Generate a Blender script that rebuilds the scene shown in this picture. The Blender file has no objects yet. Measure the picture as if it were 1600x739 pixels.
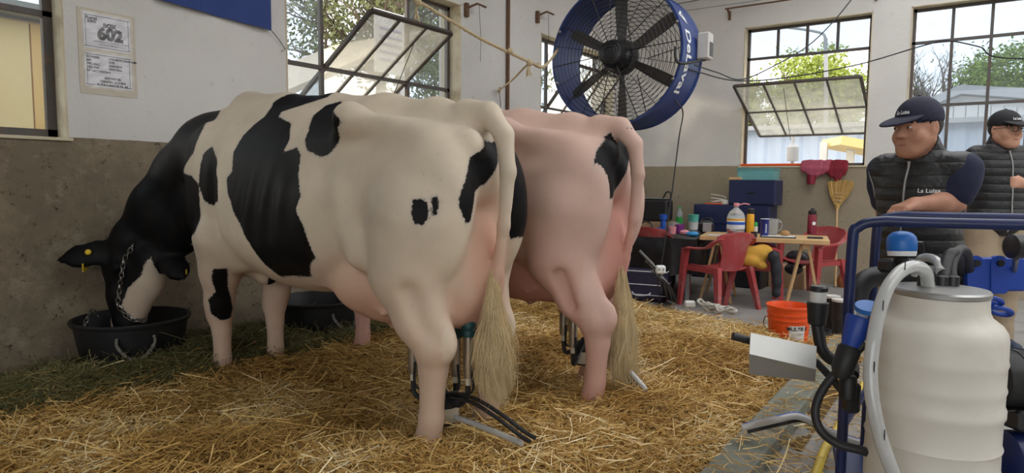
import bpy, math, random
import numpy as np
from mathutils import Vector, Matrix
random.seed(7); RNG = np.random.default_rng(7)
scene = bpy.context.scene
COL = scene.collection
R = math.radians

# ---------------------------------------------------------------- camera
CAM_H, FPX = 1.28, 1023.0
_y, _p, _r = R(35.354), R(4.797), R(0.479)
_fw = Vector((-math.sin(_y)*math.cos(_p), math.cos(_y)*math.cos(_p), -math.sin(_p)))
_rt = Vector((math.cos(_y), math.sin(_y), 0)); _up = _rt.cross(_fw)
RT = _rt*math.cos(_r) + _up*math.sin(_r); UP = _up*math.cos(_r) - _rt*math.sin(_r); FW = _fw
CAM = Vector((0, 0, CAM_H))
cd = bpy.data.cameras.new('camera'); cam = bpy.data.objects.new('camera', cd); COL.objects.link(cam)
cd.sensor_width = 36.0; cd.lens = FPX/1600*36; cd.clip_start = 0.05; cd.clip_end = 300
cam.matrix_world = Matrix(((RT.x, UP.x, -FW.x, 0), (RT.y, UP.y, -FW.y, 0), (RT.z, UP.z, -FW.z, CAM_H), (0, 0, 0, 1)))
scene.camera = cam

# ---------------------------------------------------------------- world, sun, exposure
w = bpy.data.worlds.new('sky'); scene.world = w; w.use_nodes = True
nt = w.node_tree; nt.nodes.clear()
wo = nt.nodes.new('ShaderNodeOutputWorld'); bg = nt.nodes.new('ShaderNodeBackground')
tc = nt.nodes.new('ShaderNodeTexCoord'); sx = nt.nodes.new('ShaderNodeSeparateXYZ'); cr = nt.nodes.new('ShaderNodeValToRGB')
nt.links.new(tc.outputs['Generated'], sx.inputs[0]); nt.links.new(sx.outputs['Z'], cr.inputs[0]); nt.links.new(cr.outputs[0], bg.inputs[0])
e = cr.color_ramp.elements
e[0].position = 0.0; e[0].color = (1.0, 0.97, 0.92, 1); e[1].position = 1.0; e[1].color = (0.96, 0.95, 0.94, 1)
k = e.new(0.12); k.color = (0.94, 0.96, 0.97, 1); k = e.new(0.35); k.color = (0.93, 0.95, 0.97, 1)
bg.inputs[1].default_value = 1.0
nt.links.new(bg.outputs[0], wo.inputs[0])
sun_d = bpy.data.lights.new('sun', 'SUN'); sun_d.energy = 0.4; sun_d.angle = R(6.0); sun_d.color = (1.0, 0.83, 0.6)
sun = bpy.data.objects.new('sun', sun_d); COL.objects.link(sun)
sun.rotation_euler = Vector((-0.72, -0.62, 0.30)).to_track_quat('Z', 'Y').to_euler()
vs = scene.view_settings
vs.view_transform = 'Standard'; vs.look = 'None'; vs.gamma = 1.0; vs.use_curve_mapping = False
vs.exposure = 1.45

# ---------------------------------------------------------------- helpers
def at(px, py, D):
    """photo pixel at depth D metres along the view axis -> world point"""
    return CAM + (FW*FPX + RT*(px-800) - UP*(py-369.5))*(D/FPX)
def onx(px, py, x):
    d = FW*FPX + RT*(px-800) - UP*(py-369.5); return CAM + d*(x/d.x)
def ony(px, py, y):
    d = FW*FPX + RT*(px-800) - UP*(py-369.5); return CAM + d*(y/d.y)
def onz(px, py, z):
    d = FW*FPX + RT*(px-800) - UP*(py-369.5); return CAM + d*((z-CAM_H)/d.z)
WL = {}
def V(*a): return Vector(a)
def tag(o, label=None, cat=None, group=None, kind=None):
    if label: o['label'] = label
    if cat: o['category'] = cat
    if group: o['group'] = group
    if kind: o['kind'] = kind
    return o
def thing(name, loc, label=None, cat=None, group=None, kind=None):
    o = bpy.data.objects.new(name, None); COL.objects.link(o); o.location = loc; o.empty_display_size = .05
    WL[o.name] = Vector(loc); return tag(o, label, cat, group, kind)
def dup_tree(o, parent=None):
    c = o.copy(); COL.objects.link(c); c.parent = parent
    for ch in list(o.children): dup_tree(ch, c)
    return c

class MB:
    def __init__(s): s.v = []; s.f = []; s.smooth = True
    def add(s, vs, fs):
        b = len(s.v); s.v += [Vector(x) for x in vs]; s.f += [tuple(i+b for i in f) for f in fs]; return s
    def box(s, c, size, rot=None, bev=0.0):
        hx, hy, hz = size[0]/2, size[1]/2, size[2]/2; c = Vector(c)
        if bev <= 0:
            vs = [Vector((x*hx, y*hy, z*hz)) for z in (-1, 1) for y in (-1, 1) for x in (-1, 1)]
            fs = [(0, 2, 3, 1), (4, 5, 7, 6), (0, 1, 5, 4), (2, 6, 7, 3), (0, 4, 6, 2), (1, 3, 7, 5)]
        else:
            b = min(bev, hx*.9, hy*.9, hz*.9); vs = []; idx = {}
            for z in (-1, 1):
                for y in (-1, 1):
                    for x in (-1, 1):
                        for a in range(3):
                            q = [x*hx, y*hy, z*hz]
                            for k in range(3):
                                if k != a: q[k] -= (x, y, z)[k]*b
                            idx[(x, y, z, a)] = len(vs); vs.append(Vector(q))
            fs = []
            for a in range(3):
                o = [k for k in range(3) if k != a]
                for sg in (-1, 1):
                    loop = []
                    for (p, q) in ((-1, -1), (1, -1), (1, 1), (-1, 1)):
                        t = [0, 0, 0]; t[a] = sg; t[o[0]] = p; t[o[1]] = q; loop.append(idx[(*t, a)])
                    if (sg > 0) == (a == 1): loop.reverse()
                    fs.append(tuple(loop))
            for a in range(3):
                o = [k for k in range(3) if k != a]
                for p in (-1, 1):
                    for q in (-1, 1):
                        t0 = [0]*3; t1 = [0]*3; t0[a] = -1; t1[a] = 1
                        for t in (t0, t1): t[o[0]] = p; t[o[1]] = q
                        l = [idx[(*t0, o[0])], idx[(*t1, o[0])], idx[(*t1, o[1])], idx[(*t0, o[1])]]
                        if (p*q > 0) == (a == 1): l.reverse()
                        fs.append(tuple(l))
            for z in (-1, 1):
                for y in (-1, 1):
                    for x in (-1, 1):
                        l = [idx[(x, y, z, a)] for a in range(3)]
                        if x*y*z < 0: l.reverse()
                        fs.append(tuple(l))
        if rot is not None: vs = [rot @ v for v in vs]
        return s.add([v+c for v in vs], fs)
    def bar(s, a, b, wd, ht, upv=(0, 0, 1), bev=0.0):
        a = Vector(a); b = Vector(b); d = b-a; L = d.length; x = d.normalized(); u = Vector(upv)
        if abs(x.dot(u)) > .99: u = Vector((0, 1, 0))
        y = u.cross(x).normalized(); z = x.cross(y)
        m = Matrix((x, y, z)).transposed()
        return s.box((a+b)/2, (L, wd, ht), m, bev)
    def tube(s, pts, r, n=8, cap=True, closed=False):
        pts = [Vector(p) for p in pts]; N = len(pts); rs = r if isinstance(r, (list, tuple)) else [r]*N
        b = len(s.v); prev = None
        for i, p in enumerate(pts):
            if closed: t = pts[(i+1) % N]-pts[i-1]
            else: t = pts[min(i+1, N-1)]-pts[max(i-1, 0)]
            if t.length < 1e-9: t = Vector((0, 0, 1))
            t.normalize()
            if prev is None:
                u = Vector((0, 0, 1)) if abs(t.z) < .9 else Vector((1, 0, 0))
                u = (u-t*u.dot(t)).normalized()
            else:
                u = prev-t*prev.dot(t)
                u = u.normalized() if u.length > 1e-6 else t.orthogonal().normalized()
            prev = u; q = t.cross(u)
            for k in range(n):
                a = 2*math.pi*k/n; s.v.append(p+(u*math.cos(a)+q*math.sin(a))*rs[i])
        m = N if closed else N-1
        for i in range(m):
            for k in range(n):
                j = (i+1) % N; s.f.append((b+i*n+k, b+i*n+(k+1) % n, b+j*n+(k+1) % n, b+j*n+k))
        if cap and not closed:
            s.f.append(tuple(b+k for k in reversed(range(n)))); s.f.append(tuple(b+(N-1)*n+k for k in range(n)))
        return s
    def lathe(s, prof, n=24, c=(0, 0, 0), axis=None, cap=True, sx=1, sy=1):
        """prof = [(r, z)], around axis (default +Z) from c"""
        c = Vector(c); b = len(s.v)
        if axis is None: X, Y, Z = Vector((1, 0, 0)), Vector((0, 1, 0)), Vector((0, 0, 1))
        else:
            Z = Vector(axis).normalized(); X = Z.orthogonal().normalized(); Y = Z.cross(X)
        for (r, z) in prof:
            for k in range(n):
                a = 2*math.pi*k/n; s.v.append(c+X*(r*math.cos(a)*sx)+Y*(r*math.sin(a)*sy)+Z*z)
        for i in range(len(prof)-1):
            for k in range(n):
                s.f.append((b+i*n+k, b+i*n+(k+1) % n, b+(i+1)*n+(k+1) % n, b+(i+1)*n+k))
        if cap:
            s.f.append(tuple(b+k for k in reversed(range(n)))); s.f.append(tuple(b+(len(prof)-1)*n+k for k in range(n)))
        return s
    def ell(s, c, r, n=12, m=8, rot=None):
        c = Vector(c); vs = []; fs = []
        for i in range(m+1):
            t = math.pi*i/m
            for k in range(n):
                a = 2*math.pi*k/n; v = Vector((r[0]*math.sin(t)*math.cos(a), r[1]*math.sin(t)*math.sin(a), r[2]*math.cos(t)))
                vs.append(c+(rot @ v if rot is not None else v))
        for i in range(m):
            for k in range(n): fs.append((i*n+k, (i+1)*n+k, (i+1)*n+(k+1) % n, i*n+(k+1) % n))
        return s.add(vs, fs)
    def prism(s, poly, o, ux, uy, th):
        """2D polygon placed at o in axes ux,uy, thickness th along ux x uy"""
        o = Vector(o); ux = Vector(ux); uy = Vector(uy); n = ux.cross(uy).normalized()*th; N = len(poly)
        vs = [o+ux*x+uy*y for x, y in poly]; vs += [v+n for v in vs]
        fs = [tuple(reversed(range(N))), tuple(range(N, 2*N))]+[(i, (i+1) % N, N+(i+1) % N, N+i) for i in range(N)]
        return s.add(vs, fs)
    def build(s, name, mat, parent=None, label=None, cat=None, group=None, kind=None, smooth=True, origin=None):
        if parent is not None: off = WL[parent.name]
        elif origin is not None: off = Vector(origin)
        else:
            xs = [v.x for v in s.v]; ys = [v.y for v in s.v]; zs = [v.z for v in s.v]
            off = Vector(((min(xs)+max(xs))/2, (min(ys)+max(ys))/2, min(zs)))
        me = bpy.data.meshes.new(name); me.from_pydata([tuple(v-off) for v in s.v], [], s.f)
        me.materials.append(mat)
        if smooth:
            me.polygons.foreach_set('use_smooth', [True]*len(me.polygons))
            me.set_sharp_from_angle(angle=R(38))
        o = bpy.data.objects.new(name, me); COL.objects.link(o)
        if parent is not None: o.parent = parent
        else: o.location = off
        WL[o.name] = off.copy()
        return tag(o, label, cat, group, kind)

def catmull(pts, n=6, closed=False):
    pts = [Vector(p) for p in pts]; out = []; N = len(pts)
    rng = range(N) if closed else range(N-1)
    for i in rng:
        p0 = pts[(i-1) % N] if closed or i > 0 else pts[0]*2-pts[1]
        p1, p2 = pts[i], pts[(i+1) % N]
        p3 = pts[(i+2) % N] if closed or i+2 < N else pts[-1]*2-pts[-2]
        for k in range(n):
            t = k/n
            out.append(.5*((2*p1)+(p2-p0)*t+(2*p0-5*p1+4*p2-p3)*t*t+(3*p1-p0-3*p2+p3)*t**3))
    if not closed: out.append(pts[-1])
    return out

# ---------------------------------------------------------------- materials
MATS = {}
def mat(name, col, rough=.6, metal=0., var=.12, scale=18., bump=0., bscale=None, spec=.5, stain=None, stain_scale=3., stain_amt=.5, trans=0., coat=0., emis=None):
    m = bpy.data.materials.new(name); m.use_nodes = True; n = m.node_tree; B = n.nodes['Principled BSDF']; L = n.links
    B.inputs['Roughness'].default_value = rough; B.inputs['Metallic'].default_value = metal
    B.inputs['Specular IOR Level'].default_value = spec; B.inputs['Transmission Weight'].default_value = trans
    B.inputs['Coat Weight'].default_value = coat
    tcn = n.nodes.new('ShaderNodeTexCoord')
    no = n.nodes.new('ShaderNodeTexNoise'); no.inputs['Scale'].default_value = scale; no.inputs['Detail'].default_value = 5
    L.new(tcn.outputs['Object'], no.inputs['Vector'])
    mx = n.nodes.new('ShaderNodeMix'); mx.data_type = 'RGBA'
    mx.inputs[6].default_value = (*[max(0, c*(1-var)) for c in col], 1); mx.inputs[7].default_value = (*[min(1, c*(1+var)) for c in col], 1)
    L.new(no.outputs['Fac'], mx.inputs[0]); out = mx.outputs[2]
    if stain:
        n2 = n.nodes.new('ShaderNodeTexNoise'); n2.inputs['Scale'].default_value = stain_scale; n2.inputs['Detail'].default_value = 7; n2.inputs['Roughness'].default_value = .65
        L.new(tcn.outputs['Object'], n2.inputs['Vector'])
        rp = n.nodes.new('ShaderNodeMapRange'); rp.inputs[1].default_value = .5; rp.inputs[2].default_value = .72; rp.inputs[4].default_value = stain_amt
        L.new(n2.outputs['Fac'], rp.inputs[0])
        m2 = n.nodes.new('ShaderNodeMix'); m2.data_type = 'RGBA'; m2.inputs[7].default_value = (*stain, 1)
        L.new(rp.outputs[0], m2.inputs[0]); L.new(out, m2.inputs[6]); out = m2.outputs[2]
    L.new(out, B.inputs['Base Color'])
    if bump:
        nb = n.nodes.new('ShaderNodeTexNoise'); nb.inputs['Scale'].default_value = bscale or scale*3; nb.inputs['Detail'].default_value = 6
        L.new(tcn.outputs['Object'], nb.inputs['Vector'])
        bp = n.nodes.new('ShaderNodeBump'); bp.inputs['Strength'].default_value = bump; bp.inputs['Distance'].default_value = .01
        L.new(nb.outputs['Fac'], bp.inputs['Height']); L.new(bp.outputs[0], B.inputs['Normal'])
    if emis: B.inputs['Emission Color'].default_value = (*emis[0], 1); B.inputs['Emission Strength'].default_value = emis[1]
    MATS[name] = m; return m
def glass(name, tint=(1, 1, 1), dirt=.1, dirt_col=(.8, .8, .78), gloss=.06, rough=.02):
    m = bpy.data.materials.new(name); m.use_nodes = True; n = m.node_tree; n.nodes.clear(); L = n.links
    o = n.nodes.new('ShaderNodeOutputMaterial'); t = n.nodes.new('ShaderNodeBsdfTransparent'); g = n.nodes.new('ShaderNodeBsdfGlossy')
    d = n.nodes.new('ShaderNodeBsdfDiffuse'); tl = n.nodes.new('ShaderNodeBsdfTranslucent')
    t.inputs[0].default_value = (*tint, 1); g.inputs['Roughness'].default_value = rough; d.inputs[0].default_value = (*dirt_col, 1); tl.inputs[0].default_value = (*dirt_col, 1)
    m1 = n.nodes.new('ShaderNodeMixShader'); m1.inputs[0].default_value = gloss
    m2 = n.nodes.new('ShaderNodeMixShader'); m3 = n.nodes.new('ShaderNodeMixShader'); m3.inputs[0].default_value = .6
    no = n.nodes.new('ShaderNodeTexNoise'); no.inputs['Scale'].default_value = 3.5; no.inputs['Detail'].default_value = 8; no.inputs['Roughness'].default_value = .7
    tcn = n.nodes.new('ShaderNodeTexCoord'); L.new(tcn.outputs['Object'], no.inputs['Vector'])
    mr = n.nodes.new('ShaderNodeMapRange'); mr.inputs[1].default_value = .3; mr.inputs[2].default_value = .7; mr.inputs[3].default_value = dirt*.5; mr.inputs[4].default_value = dirt*1.5
    L.new(no.outputs['Fac'], mr.inputs[0]); L.new(mr.outputs[0], m2.inputs[0])
    L.new(d.outputs[0], m3.inputs[1]); L.new(tl.outputs[0], m3.inputs[2])
    L.new(t.outputs[0], m1.inputs[1]); L.new(g.outputs[0], m1.inputs[2]); L.new(m1.outputs[0], m2.inputs[1]); L.new(m3.outputs[0], m2.inputs[2]); L.new(m2.outputs[0], o.inputs[0])
    MATS[name] = m; return m

# wall paint: off-white above, bare beige plaster below a fixed height (world Z)
def wall_mat(name, zdiv, lo=(.30, .245, .17), hi=(.74, .72, .69), wear=1.0):
    m = bpy.data.materials.new(name); m.use_nodes = True; n = m.node_tree; B = n.nodes['Principled BSDF']; L = n.links
    B.inputs['Roughness'].default_value = .85; B.inputs['Specular IOR Level'].default_value = .2
    g = n.nodes.new('ShaderNodeNewGeometry'); s = n.nodes.new('ShaderNodeSeparateXYZ'); L.new(g.outputs['Position'], s.inputs[0])
    def noise(sc, det=6, ro=.6):
        q = n.nodes.new('ShaderNodeTexNoise'); q.inputs['Scale'].default_value = sc; q.inputs['Detail'].default_value = det; q.inputs['Roughness'].default_value = ro
        L.new(g.outputs['Position'], q.inputs['Vector']); return q.outputs['Fac']
    def ramp(f, a, b, c0, c1):
        q = n.nodes.new('ShaderNodeMapRange'); q.inputs[1].default_value = a; q.inputs[2].default_value = b; q.inputs[3].default_value = c0; q.inputs[4].default_value = c1; L.new(f, q.inputs[0]); return q.outputs[0]
    def mix(f, a, b):
        q = n.nodes.new('ShaderNodeMix'); q.data_type = 'RGBA'
        for i, x in ((0, f), (6, a), (7, b)):
            if isinstance(x, tuple): q.inputs[i].default_value = (*x, 1)
            else: L.new(x, q.inputs[i])
        return q.outputs[2]
    up = mix(ramp(noise(1.3), .35, .7, 0, .8), hi, tuple(c*.86 for c in hi))
    up = mix(ramp(noise(9, 9, .8), .61, .66, 0, .5), up, (.42, .37, .31))
    dn = mix(ramp(noise(2.2, 8, .7), .40, .60, 0, wear), lo, tuple(c*.66 for c in lo))
    dn = mix(ramp(noise(22, 9, .8), .56, .64, 0, .7*wear), dn, (.09, .065, .042))
    dn = mix(ramp(noise(6, 9, .8), .54, .62, 0, .35*wear), dn, (.44, .39, .30)); dn = mix(ramp(noise(11, 9, .8), .60, .63, 0, .8*wear), dn, (.05, .04, .03))
    ad = n.nodes.new('ShaderNodeMath'); ad.operation = 'MULTIPLY_ADD'; L.new(noise(7), ad.inputs[0]); ad.inputs[1].default_value = .012; L.new(s.outputs['Z'], ad.inputs[2])
    gt = n.nodes.new('ShaderNodeMath'); gt.operation = 'GREATER_THAN'; L.new(ad.outputs[0], gt.inputs[0]); gt.inputs[1].default_value = zdiv+.006
    L.new(mix(gt.outputs[0], dn, up), B.inputs['Base Color'])
    bp = n.nodes.new('ShaderNodeBump'); bp.inputs['Strength'].default_value = .35; bp.inputs['Distance'].default_value = .01
    L.new(noise(30, 8, .7), bp.inputs['Height']); L.new(bp.outputs[0], B.inputs['Normal'])
    return m

ZD, ZSILL, ZMID, ZTR, ZTOPB, ZTOPL = 1.521, 1.505, 2.225, 2.972, 3.382, 3.085
XL, YB, WT = -4.43, 9.21, .30
M_wall = wall_mat('painted_wall', ZD); M_wallb = wall_mat('painted_back_wall', ZD, (.36, .305, .22), wear=.3)
M_conc = mat('concrete', (.30, .29, .275), .75, var=.25, scale=3, bump=.25, bscale=40, stain=(.13, .12, .11), stain_scale=2.2, stain_amt=.7)
M_reveal = mat('cream_reveal', (.66, .58, .42), .8, var=.12, scale=6, stain=(.30, .19, .09), stain_scale=5, stain_amt=.6)
M_frame = mat('dark_window_frame', (.085, .075, .07), .5, var=.3, scale=20, stain=(.2, .10, .05), stain_scale=9, stain_amt=.5)
M_glass = glass('window_glass', (.66, .71, .76), dirt=.05, gloss=.04)
M_glassd = glass('dusty_glass', (.8, .82, .82), dirt=.34, dirt_col=(.92, .88, .76), gloss=.07)
M_roof = mat('roof_sheet', (.42, .41, .40), .8, var=.1, scale=4)

# ---------------------------------------------------------------- building shell
XR, YF, ZR = 6.2, -5.0, 4.7
def wall_mesh(axis, c0, c1, u0, u1, z1, holes):
    """wall slab between planes c0..c1 on 'x' or 'y', spanning u0..u1, with rectangular holes (ua,ub,za,zb)"""
    mb = MB(); us = sorted({u0, u1, *[h[0] for h in holes], *[h[1] for h in holes]})
    for a, b in zip(us[:-1], us[1:]):
        hs = sorted([(h[2], h[3]) for h in holes if h[0] <= a+1e-6 and h[1] >= b-1e-6]); z = 0.
        segs = []
        for za, zb in hs: segs.append((z, za)); z = zb
        segs.append((z, z1))
        for za, zb in segs:
            if zb-za < 1e-4: continue
            if axis == 'x': mb.box(((c0+c1)/2, (a+b)/2, (za+zb)/2), (abs(c1-c0), b-a, zb-za))
            else: mb.box(((a+b)/2, (c0+c1)/2, (za+zb)/2), (b-a, abs(c1-c0), zb-za))
    return mb
LW = [(-.30, 1.676, ZSILL, ZTOPL), (onx(447, 90, XL).y, onx(720, 90, XL).y, ZSILL, ZTOPL), (onx(844, 162, XL).y, onx(957, 180, XL).y, ZSILL, ZTOPL)]
BW = [(ony(1156, 260, YB).x, ony(1352, 258, YB).x, ZSILL, ZTOPB), (ony(1417, 150, YB).x, 1.75, ZSILL, ZTOPB)]
wl = wall_mesh('x', XL, XL-WT, YF, YB+WT, ZR, LW).build('wall_left', M_wall, kind='structure', smooth=False)
wb = wall_mesh('y', YB, YB+WT, XL, XR, ZR, BW).build('wall_back', M_wallb, kind='structure', smooth=False)
wall_mesh('x', XR, XR+WT, YF, YB+WT, ZR, [(6.0, 8.6, 1.2, 3.6)]).build('wall_right', M_wall, kind='structure', smooth=False)  # opening out of view, placed and sized for the light it lets in
MB().box(((XL+XR)/2, (YF+YB)/2, -.1), (XR-XL+2*WT, YB-YF+2*WT, .2)).build('floor', M_conc, kind='structure', smooth=False)
wall_mesh('y', YF, YF-WT, XL-WT, XR+WT, ZR, [(-1.2, 5.4, 0.0, 4.1)]).build('added_front_wall', M_wall, kind='structure', smooth=False)  # unseen wall added to keep the left side dim, open for daylight
# unseen roof; two open bays added to let more sky light in
mb = MB(); bays = [(-1.5, 1.2, 2.2, 8.7), (1.8, 5.6, .0, 8.7)]
rx = sorted({XL-WT, XR+WT, *[q for b_ in bays for q in b_[:2]]})
for x0, x1 in zip(rx[:-1], rx[1:]):
    hs = [b_ for b_ in bays if b_[0] <= x0+1e-6 and b_[1] >= x1-1e-6]; ys = [(YF-WT, YB+WT)] if not hs else [(YF-WT, hs[0][2]), (hs[0][3], YB+WT)]
    for y0, y1 in ys: mb.box(((x0+x1)/2, (y0+y1)/2, ZR+.05), (x1-x0, y1-y0, .1))
mb.build('ceiling', M_roof, kind='structure', smooth=False)

# ---------------------------------------------------------------- windows
def window(idx, axis, wallc, u0, u1, z0, z1, fr, vb, hb, panes, sash=None, depth=.15, label=None):
    """axis 'x': wall plane x=wallc, room on +x ; 'y': wall plane y=wallc, room on -y. vb: full-height bars, hb: (ua,ub,z)"""
    sgn = -1 if axis == 'x' else 1
    wc = wallc+sgn*depth
    def W(u, z, off=0):      # off: metres from the frame plane into the room
        return Vector((wc+off, u, z)) if axis == 'x' else Vector((u, wc-off, z))
    root = thing('window_%d' % idx, W((u0+u1)/2, z0), kind='structure')
    if label: root['label'] = label
    # painted reveal boards lining the opening
    mb = MB(); t = .012; nd = Vector((1, 0, 0)) if axis == 'x' else Vector((0, -1, 0))
    o = depth+.004
    def slab(ua, ub, za, zb, a, b):
        p = W(ua, za, a); q = W(ub, zb, b); c = (p+q)/2; s = q-p
        mb.box(c, (abs(s.x), abs(s.y), abs(s.z)))
    slab(u0, u0+t, z0, z1, -.1, o); slab(u1-t, u1, z0, z1, -.1, o); slab(u0, u1, z1-t, z1, -.1, o); slab(u0-.02, u1+.02, z0-.006, z0+t, -.1, o+.012)
    mb.build('reveal', M_reveal, root, smooth=False)
    mb = MB(); b = fr
    for ua, ub, za, zb in ((u0+t, u0+t+b, z0+t, z1-t), (u1-t-b, u1-t, z0+t, z1-t), (u0+t, u1-t, z0+t, z0+t+b), (u0+t, u1-t, z1-t-b, z1-t)):
        slab(ua, ub, za, zb, -.02, .02)
    mb.build('frame', M_frame, root, smooth=False)
    for (u, za, zb) in vb:
        mb = MB(); slab(u-.016, u+.016, za, zb, -.018, .018); mb.build('mullion', M_frame, root, smooth=False)
    for (ua, ub, z) in hb:
        mb = MB(); slab(ua, ub, z-.016, z+.016, -.02, .02); mb.build('transom', M_frame, root, smooth=False)
    for (ua, ub, za, zb) in panes:
        mb = MB(); slab(ua, ub, za, zb, -.002, .002); mb.build('pane', M_glass, root, smooth=False)
    if sash:
        ua, ub, zp, hh, ang, cols = sash
        c, s_ = math.cos(ang), math.sin(ang)
        def S(u, h, off=0):   # point on sash: h along sash from the pivot (up), top leans into the room
            return W(u, zp+h*c-off*s_, h*s_+off*c)
        upv = (S(0, 0, 1)-S(0, 0, 0)).normalized()
        sr = MB(); d = .026
        for (a, b_) in (((ua, -hh), (ua, hh)), ((ub, -hh), (ub, hh)), ((ua, -hh), (ub, -hh)), ((ua, hh), (ub, hh))):
            sr.bar(S(*a), S(*b_), .034, .03, upv)
        so = sr.build('sash', M_frame, root, smooth=False)
        for k in range(1, cols):
            u = ua+(ub-ua)*k/cols; MB().bar(S(u, -hh), S(u, hh), .022, .024, upv).build('glazing_bar', M_frame, so, smooth=False)
        MB().bar(S(ua, 0), S(ub, 0), .022, .024, upv).build('glazing_bar', M_frame, so, smooth=False)
        for k in range(cols):
            for (ha, hb2) in ((-hh, 0), (0, hh)):
                a = ua+(ub-ua)*k/cols+.008; b_ = ua+(ub-ua)*(k+1)/cols-.008
                m = MB(); q = [S(a, ha+.01, -.002), S(b_, ha+.01, -.002), S(b_, hb2-.01, -.002), S(a, hb2-.01, -.002)]
                q2 = [S(a, ha+.01, .002), S(b_, ha+.01, .002), S(b_, hb2-.01, .002), S(a, hb2-.01, .002)]
                m.add(q+q2, [(0, 1, 2, 3), (7, 6, 5, 4), (0, 4, 5, 1), (1, 5, 6, 2), (2, 6, 7, 3), (3, 7, 4, 0)]); m.build('pane', M_glassd, so, smooth=False)
        p0 = S((ua+ub)/2+.15*(1 if axis == 'x' else -1), hh*.8); p1 = W((ua+ub)/2+.15*(1 if axis == 'x' else -1), zp-hh*.55, .03)
        MB().tube([p0, (p0+p1)/2+Vector((0, 0, -.02)), p1], .004, 5).build('stay_chain', M_frame, root)
    return root
def grid(us, zs): return [(a+.012, b-.012, c+.012, d-.012) for a, b in zip(us[:-1], us[1:]) for c, d in zip(zs[:-1], zs[1:])]
# window 1: beside the notice, far left
u0, u1 = LW[0][:2]; us = [u0+.04, .35, 1.0, u1-.04]
window(1, 'x', XL, u0, u1, ZSILL, ZTOPL, .05, [(.35, ZSILL, ZTOPL), (1.0, ZMID, ZTOPL)], [(u0, u1, 2.245)], grid(us, [ZSILL+.04, 2.245, ZTOPL-.04]), depth=.14)
# window 2: behind the black and white cow
u0, u1 = LW[1][:2]; a2, b2 = u0+.46, u1-.62
window(2, 'x', XL, u0, u1, ZSILL, ZTOPL, .035, [(a2, ZSILL, ZTOPL), (b2, ZSILL, ZTOPL)], [(u0, a2, ZMID), (b2, u1, ZMID), (a2, b2, ZMID-.0)], grid([u0+.04, a2], [ZSILL+.04, ZMID, ZTOPL-.04])+grid([b2, u1-.04], [ZSILL+.04, ZMID, ZTOPL-.04]),
       sash=(a2+.03, b2-.03, ZMID, .71, R(56), 3), depth=.16)
# window 3: behind the fan
u0, u1 = LW[2][:2]; a3, b3 = u0+.34, u1-.34
window(3, 'x', XL, u0, u1, ZSILL, ZTOPL, .035, [(a3, ZSILL, ZTOPL), (b3, ZSILL, ZTOPL)], [(u0, a3, ZMID), (b3, u1, ZMID)], grid([u0+.04, a3], [ZSILL+.04, ZMID, ZTOPL-.04])+grid([b3, u1-.04], [ZSILL+.04, ZMID, ZTOPL-.04]),
       sash=(a3+.03, b3-.03, ZMID, .66, R(40), 3), depth=.14)
# window 4: back wall, tilted sash over the table
u0, u1 = BW[0][:2]; us = [u0+.04+(u1-u0-.08)*k/4 for k in range(5)]
window(4, 'y', YB, u0, u1, ZSILL, ZTOPB, .035, [(u, ZTR, ZTOPB) for u in us[1:-1]], [(u0, u1, ZTR)], grid(us, [ZTR, ZTOPB-.04]), sash=(u0+.04, u1-.03, ZMID+.03, .72, R(67), 4), depth=.14)
# window 5: back wall, behind the two men
u0, u1 = BW[1][:2]; us = [u0+.04]; 
while us[-1] < u1-.3: us.append(us[-1]+.372)
us[-1] = u1-.04
window(5, 'y', YB, u0, u1, ZSILL, ZTOPB, .035, [(u, ZSILL, ZTOPB) for u in us[1:-1]], [(u0, u1, ZTR), (u0, u1, ZMID)], grid(us, [ZSILL+.04, ZMID, ZTR, ZTOPB-.04]), depth=.14)

# ---------------------------------------------------------------- outdoors
M_ground = mat('yard_ground', (.34, .32, .28), .9, var=.2, scale=.6)
MB().box((0, 20, -.45), (160, 160, .5)).build('yard', M_ground, kind='structure', smooth=False)
M_blue = mat('pale_blue_sheet', (.52, .60, .72), .6, var=.08, scale=3)
M_whitew = mat('white_siding', (.72, .72, .70), .7, var=.06, scale=2)
M_greyroof = mat('grey_roof', (.42, .43, .45), .7, var=.1, scale=2)
M_ochre = mat('ochre_panel', (.95, .56, .17), .6, var=.14, scale=2, stain=(.62, .36, .12), stain_scale=2.5, stain_amt=.4)
M_ochre2 = mat('pale_ochre_panel', (.98, .70, .30), .6, var=.1, scale=2)
M_bark = mat('bark', (.16, .12, .09), .9, var=.3, scale=12)
M_leaf = mat('leaf_green', (.20, .30, .05), .6, var=.45, scale=1.2)
M_leafy = mat('leaf_sunlit', (.36, .42, .07), .6, var=.4, scale=1.2)
M_leafd = mat('leaf_olive', (.17, .19, .07), .6, var=.4, scale=1.5)
M_post = mat('grey_post', (.38, .38, .38), .6)
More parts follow.
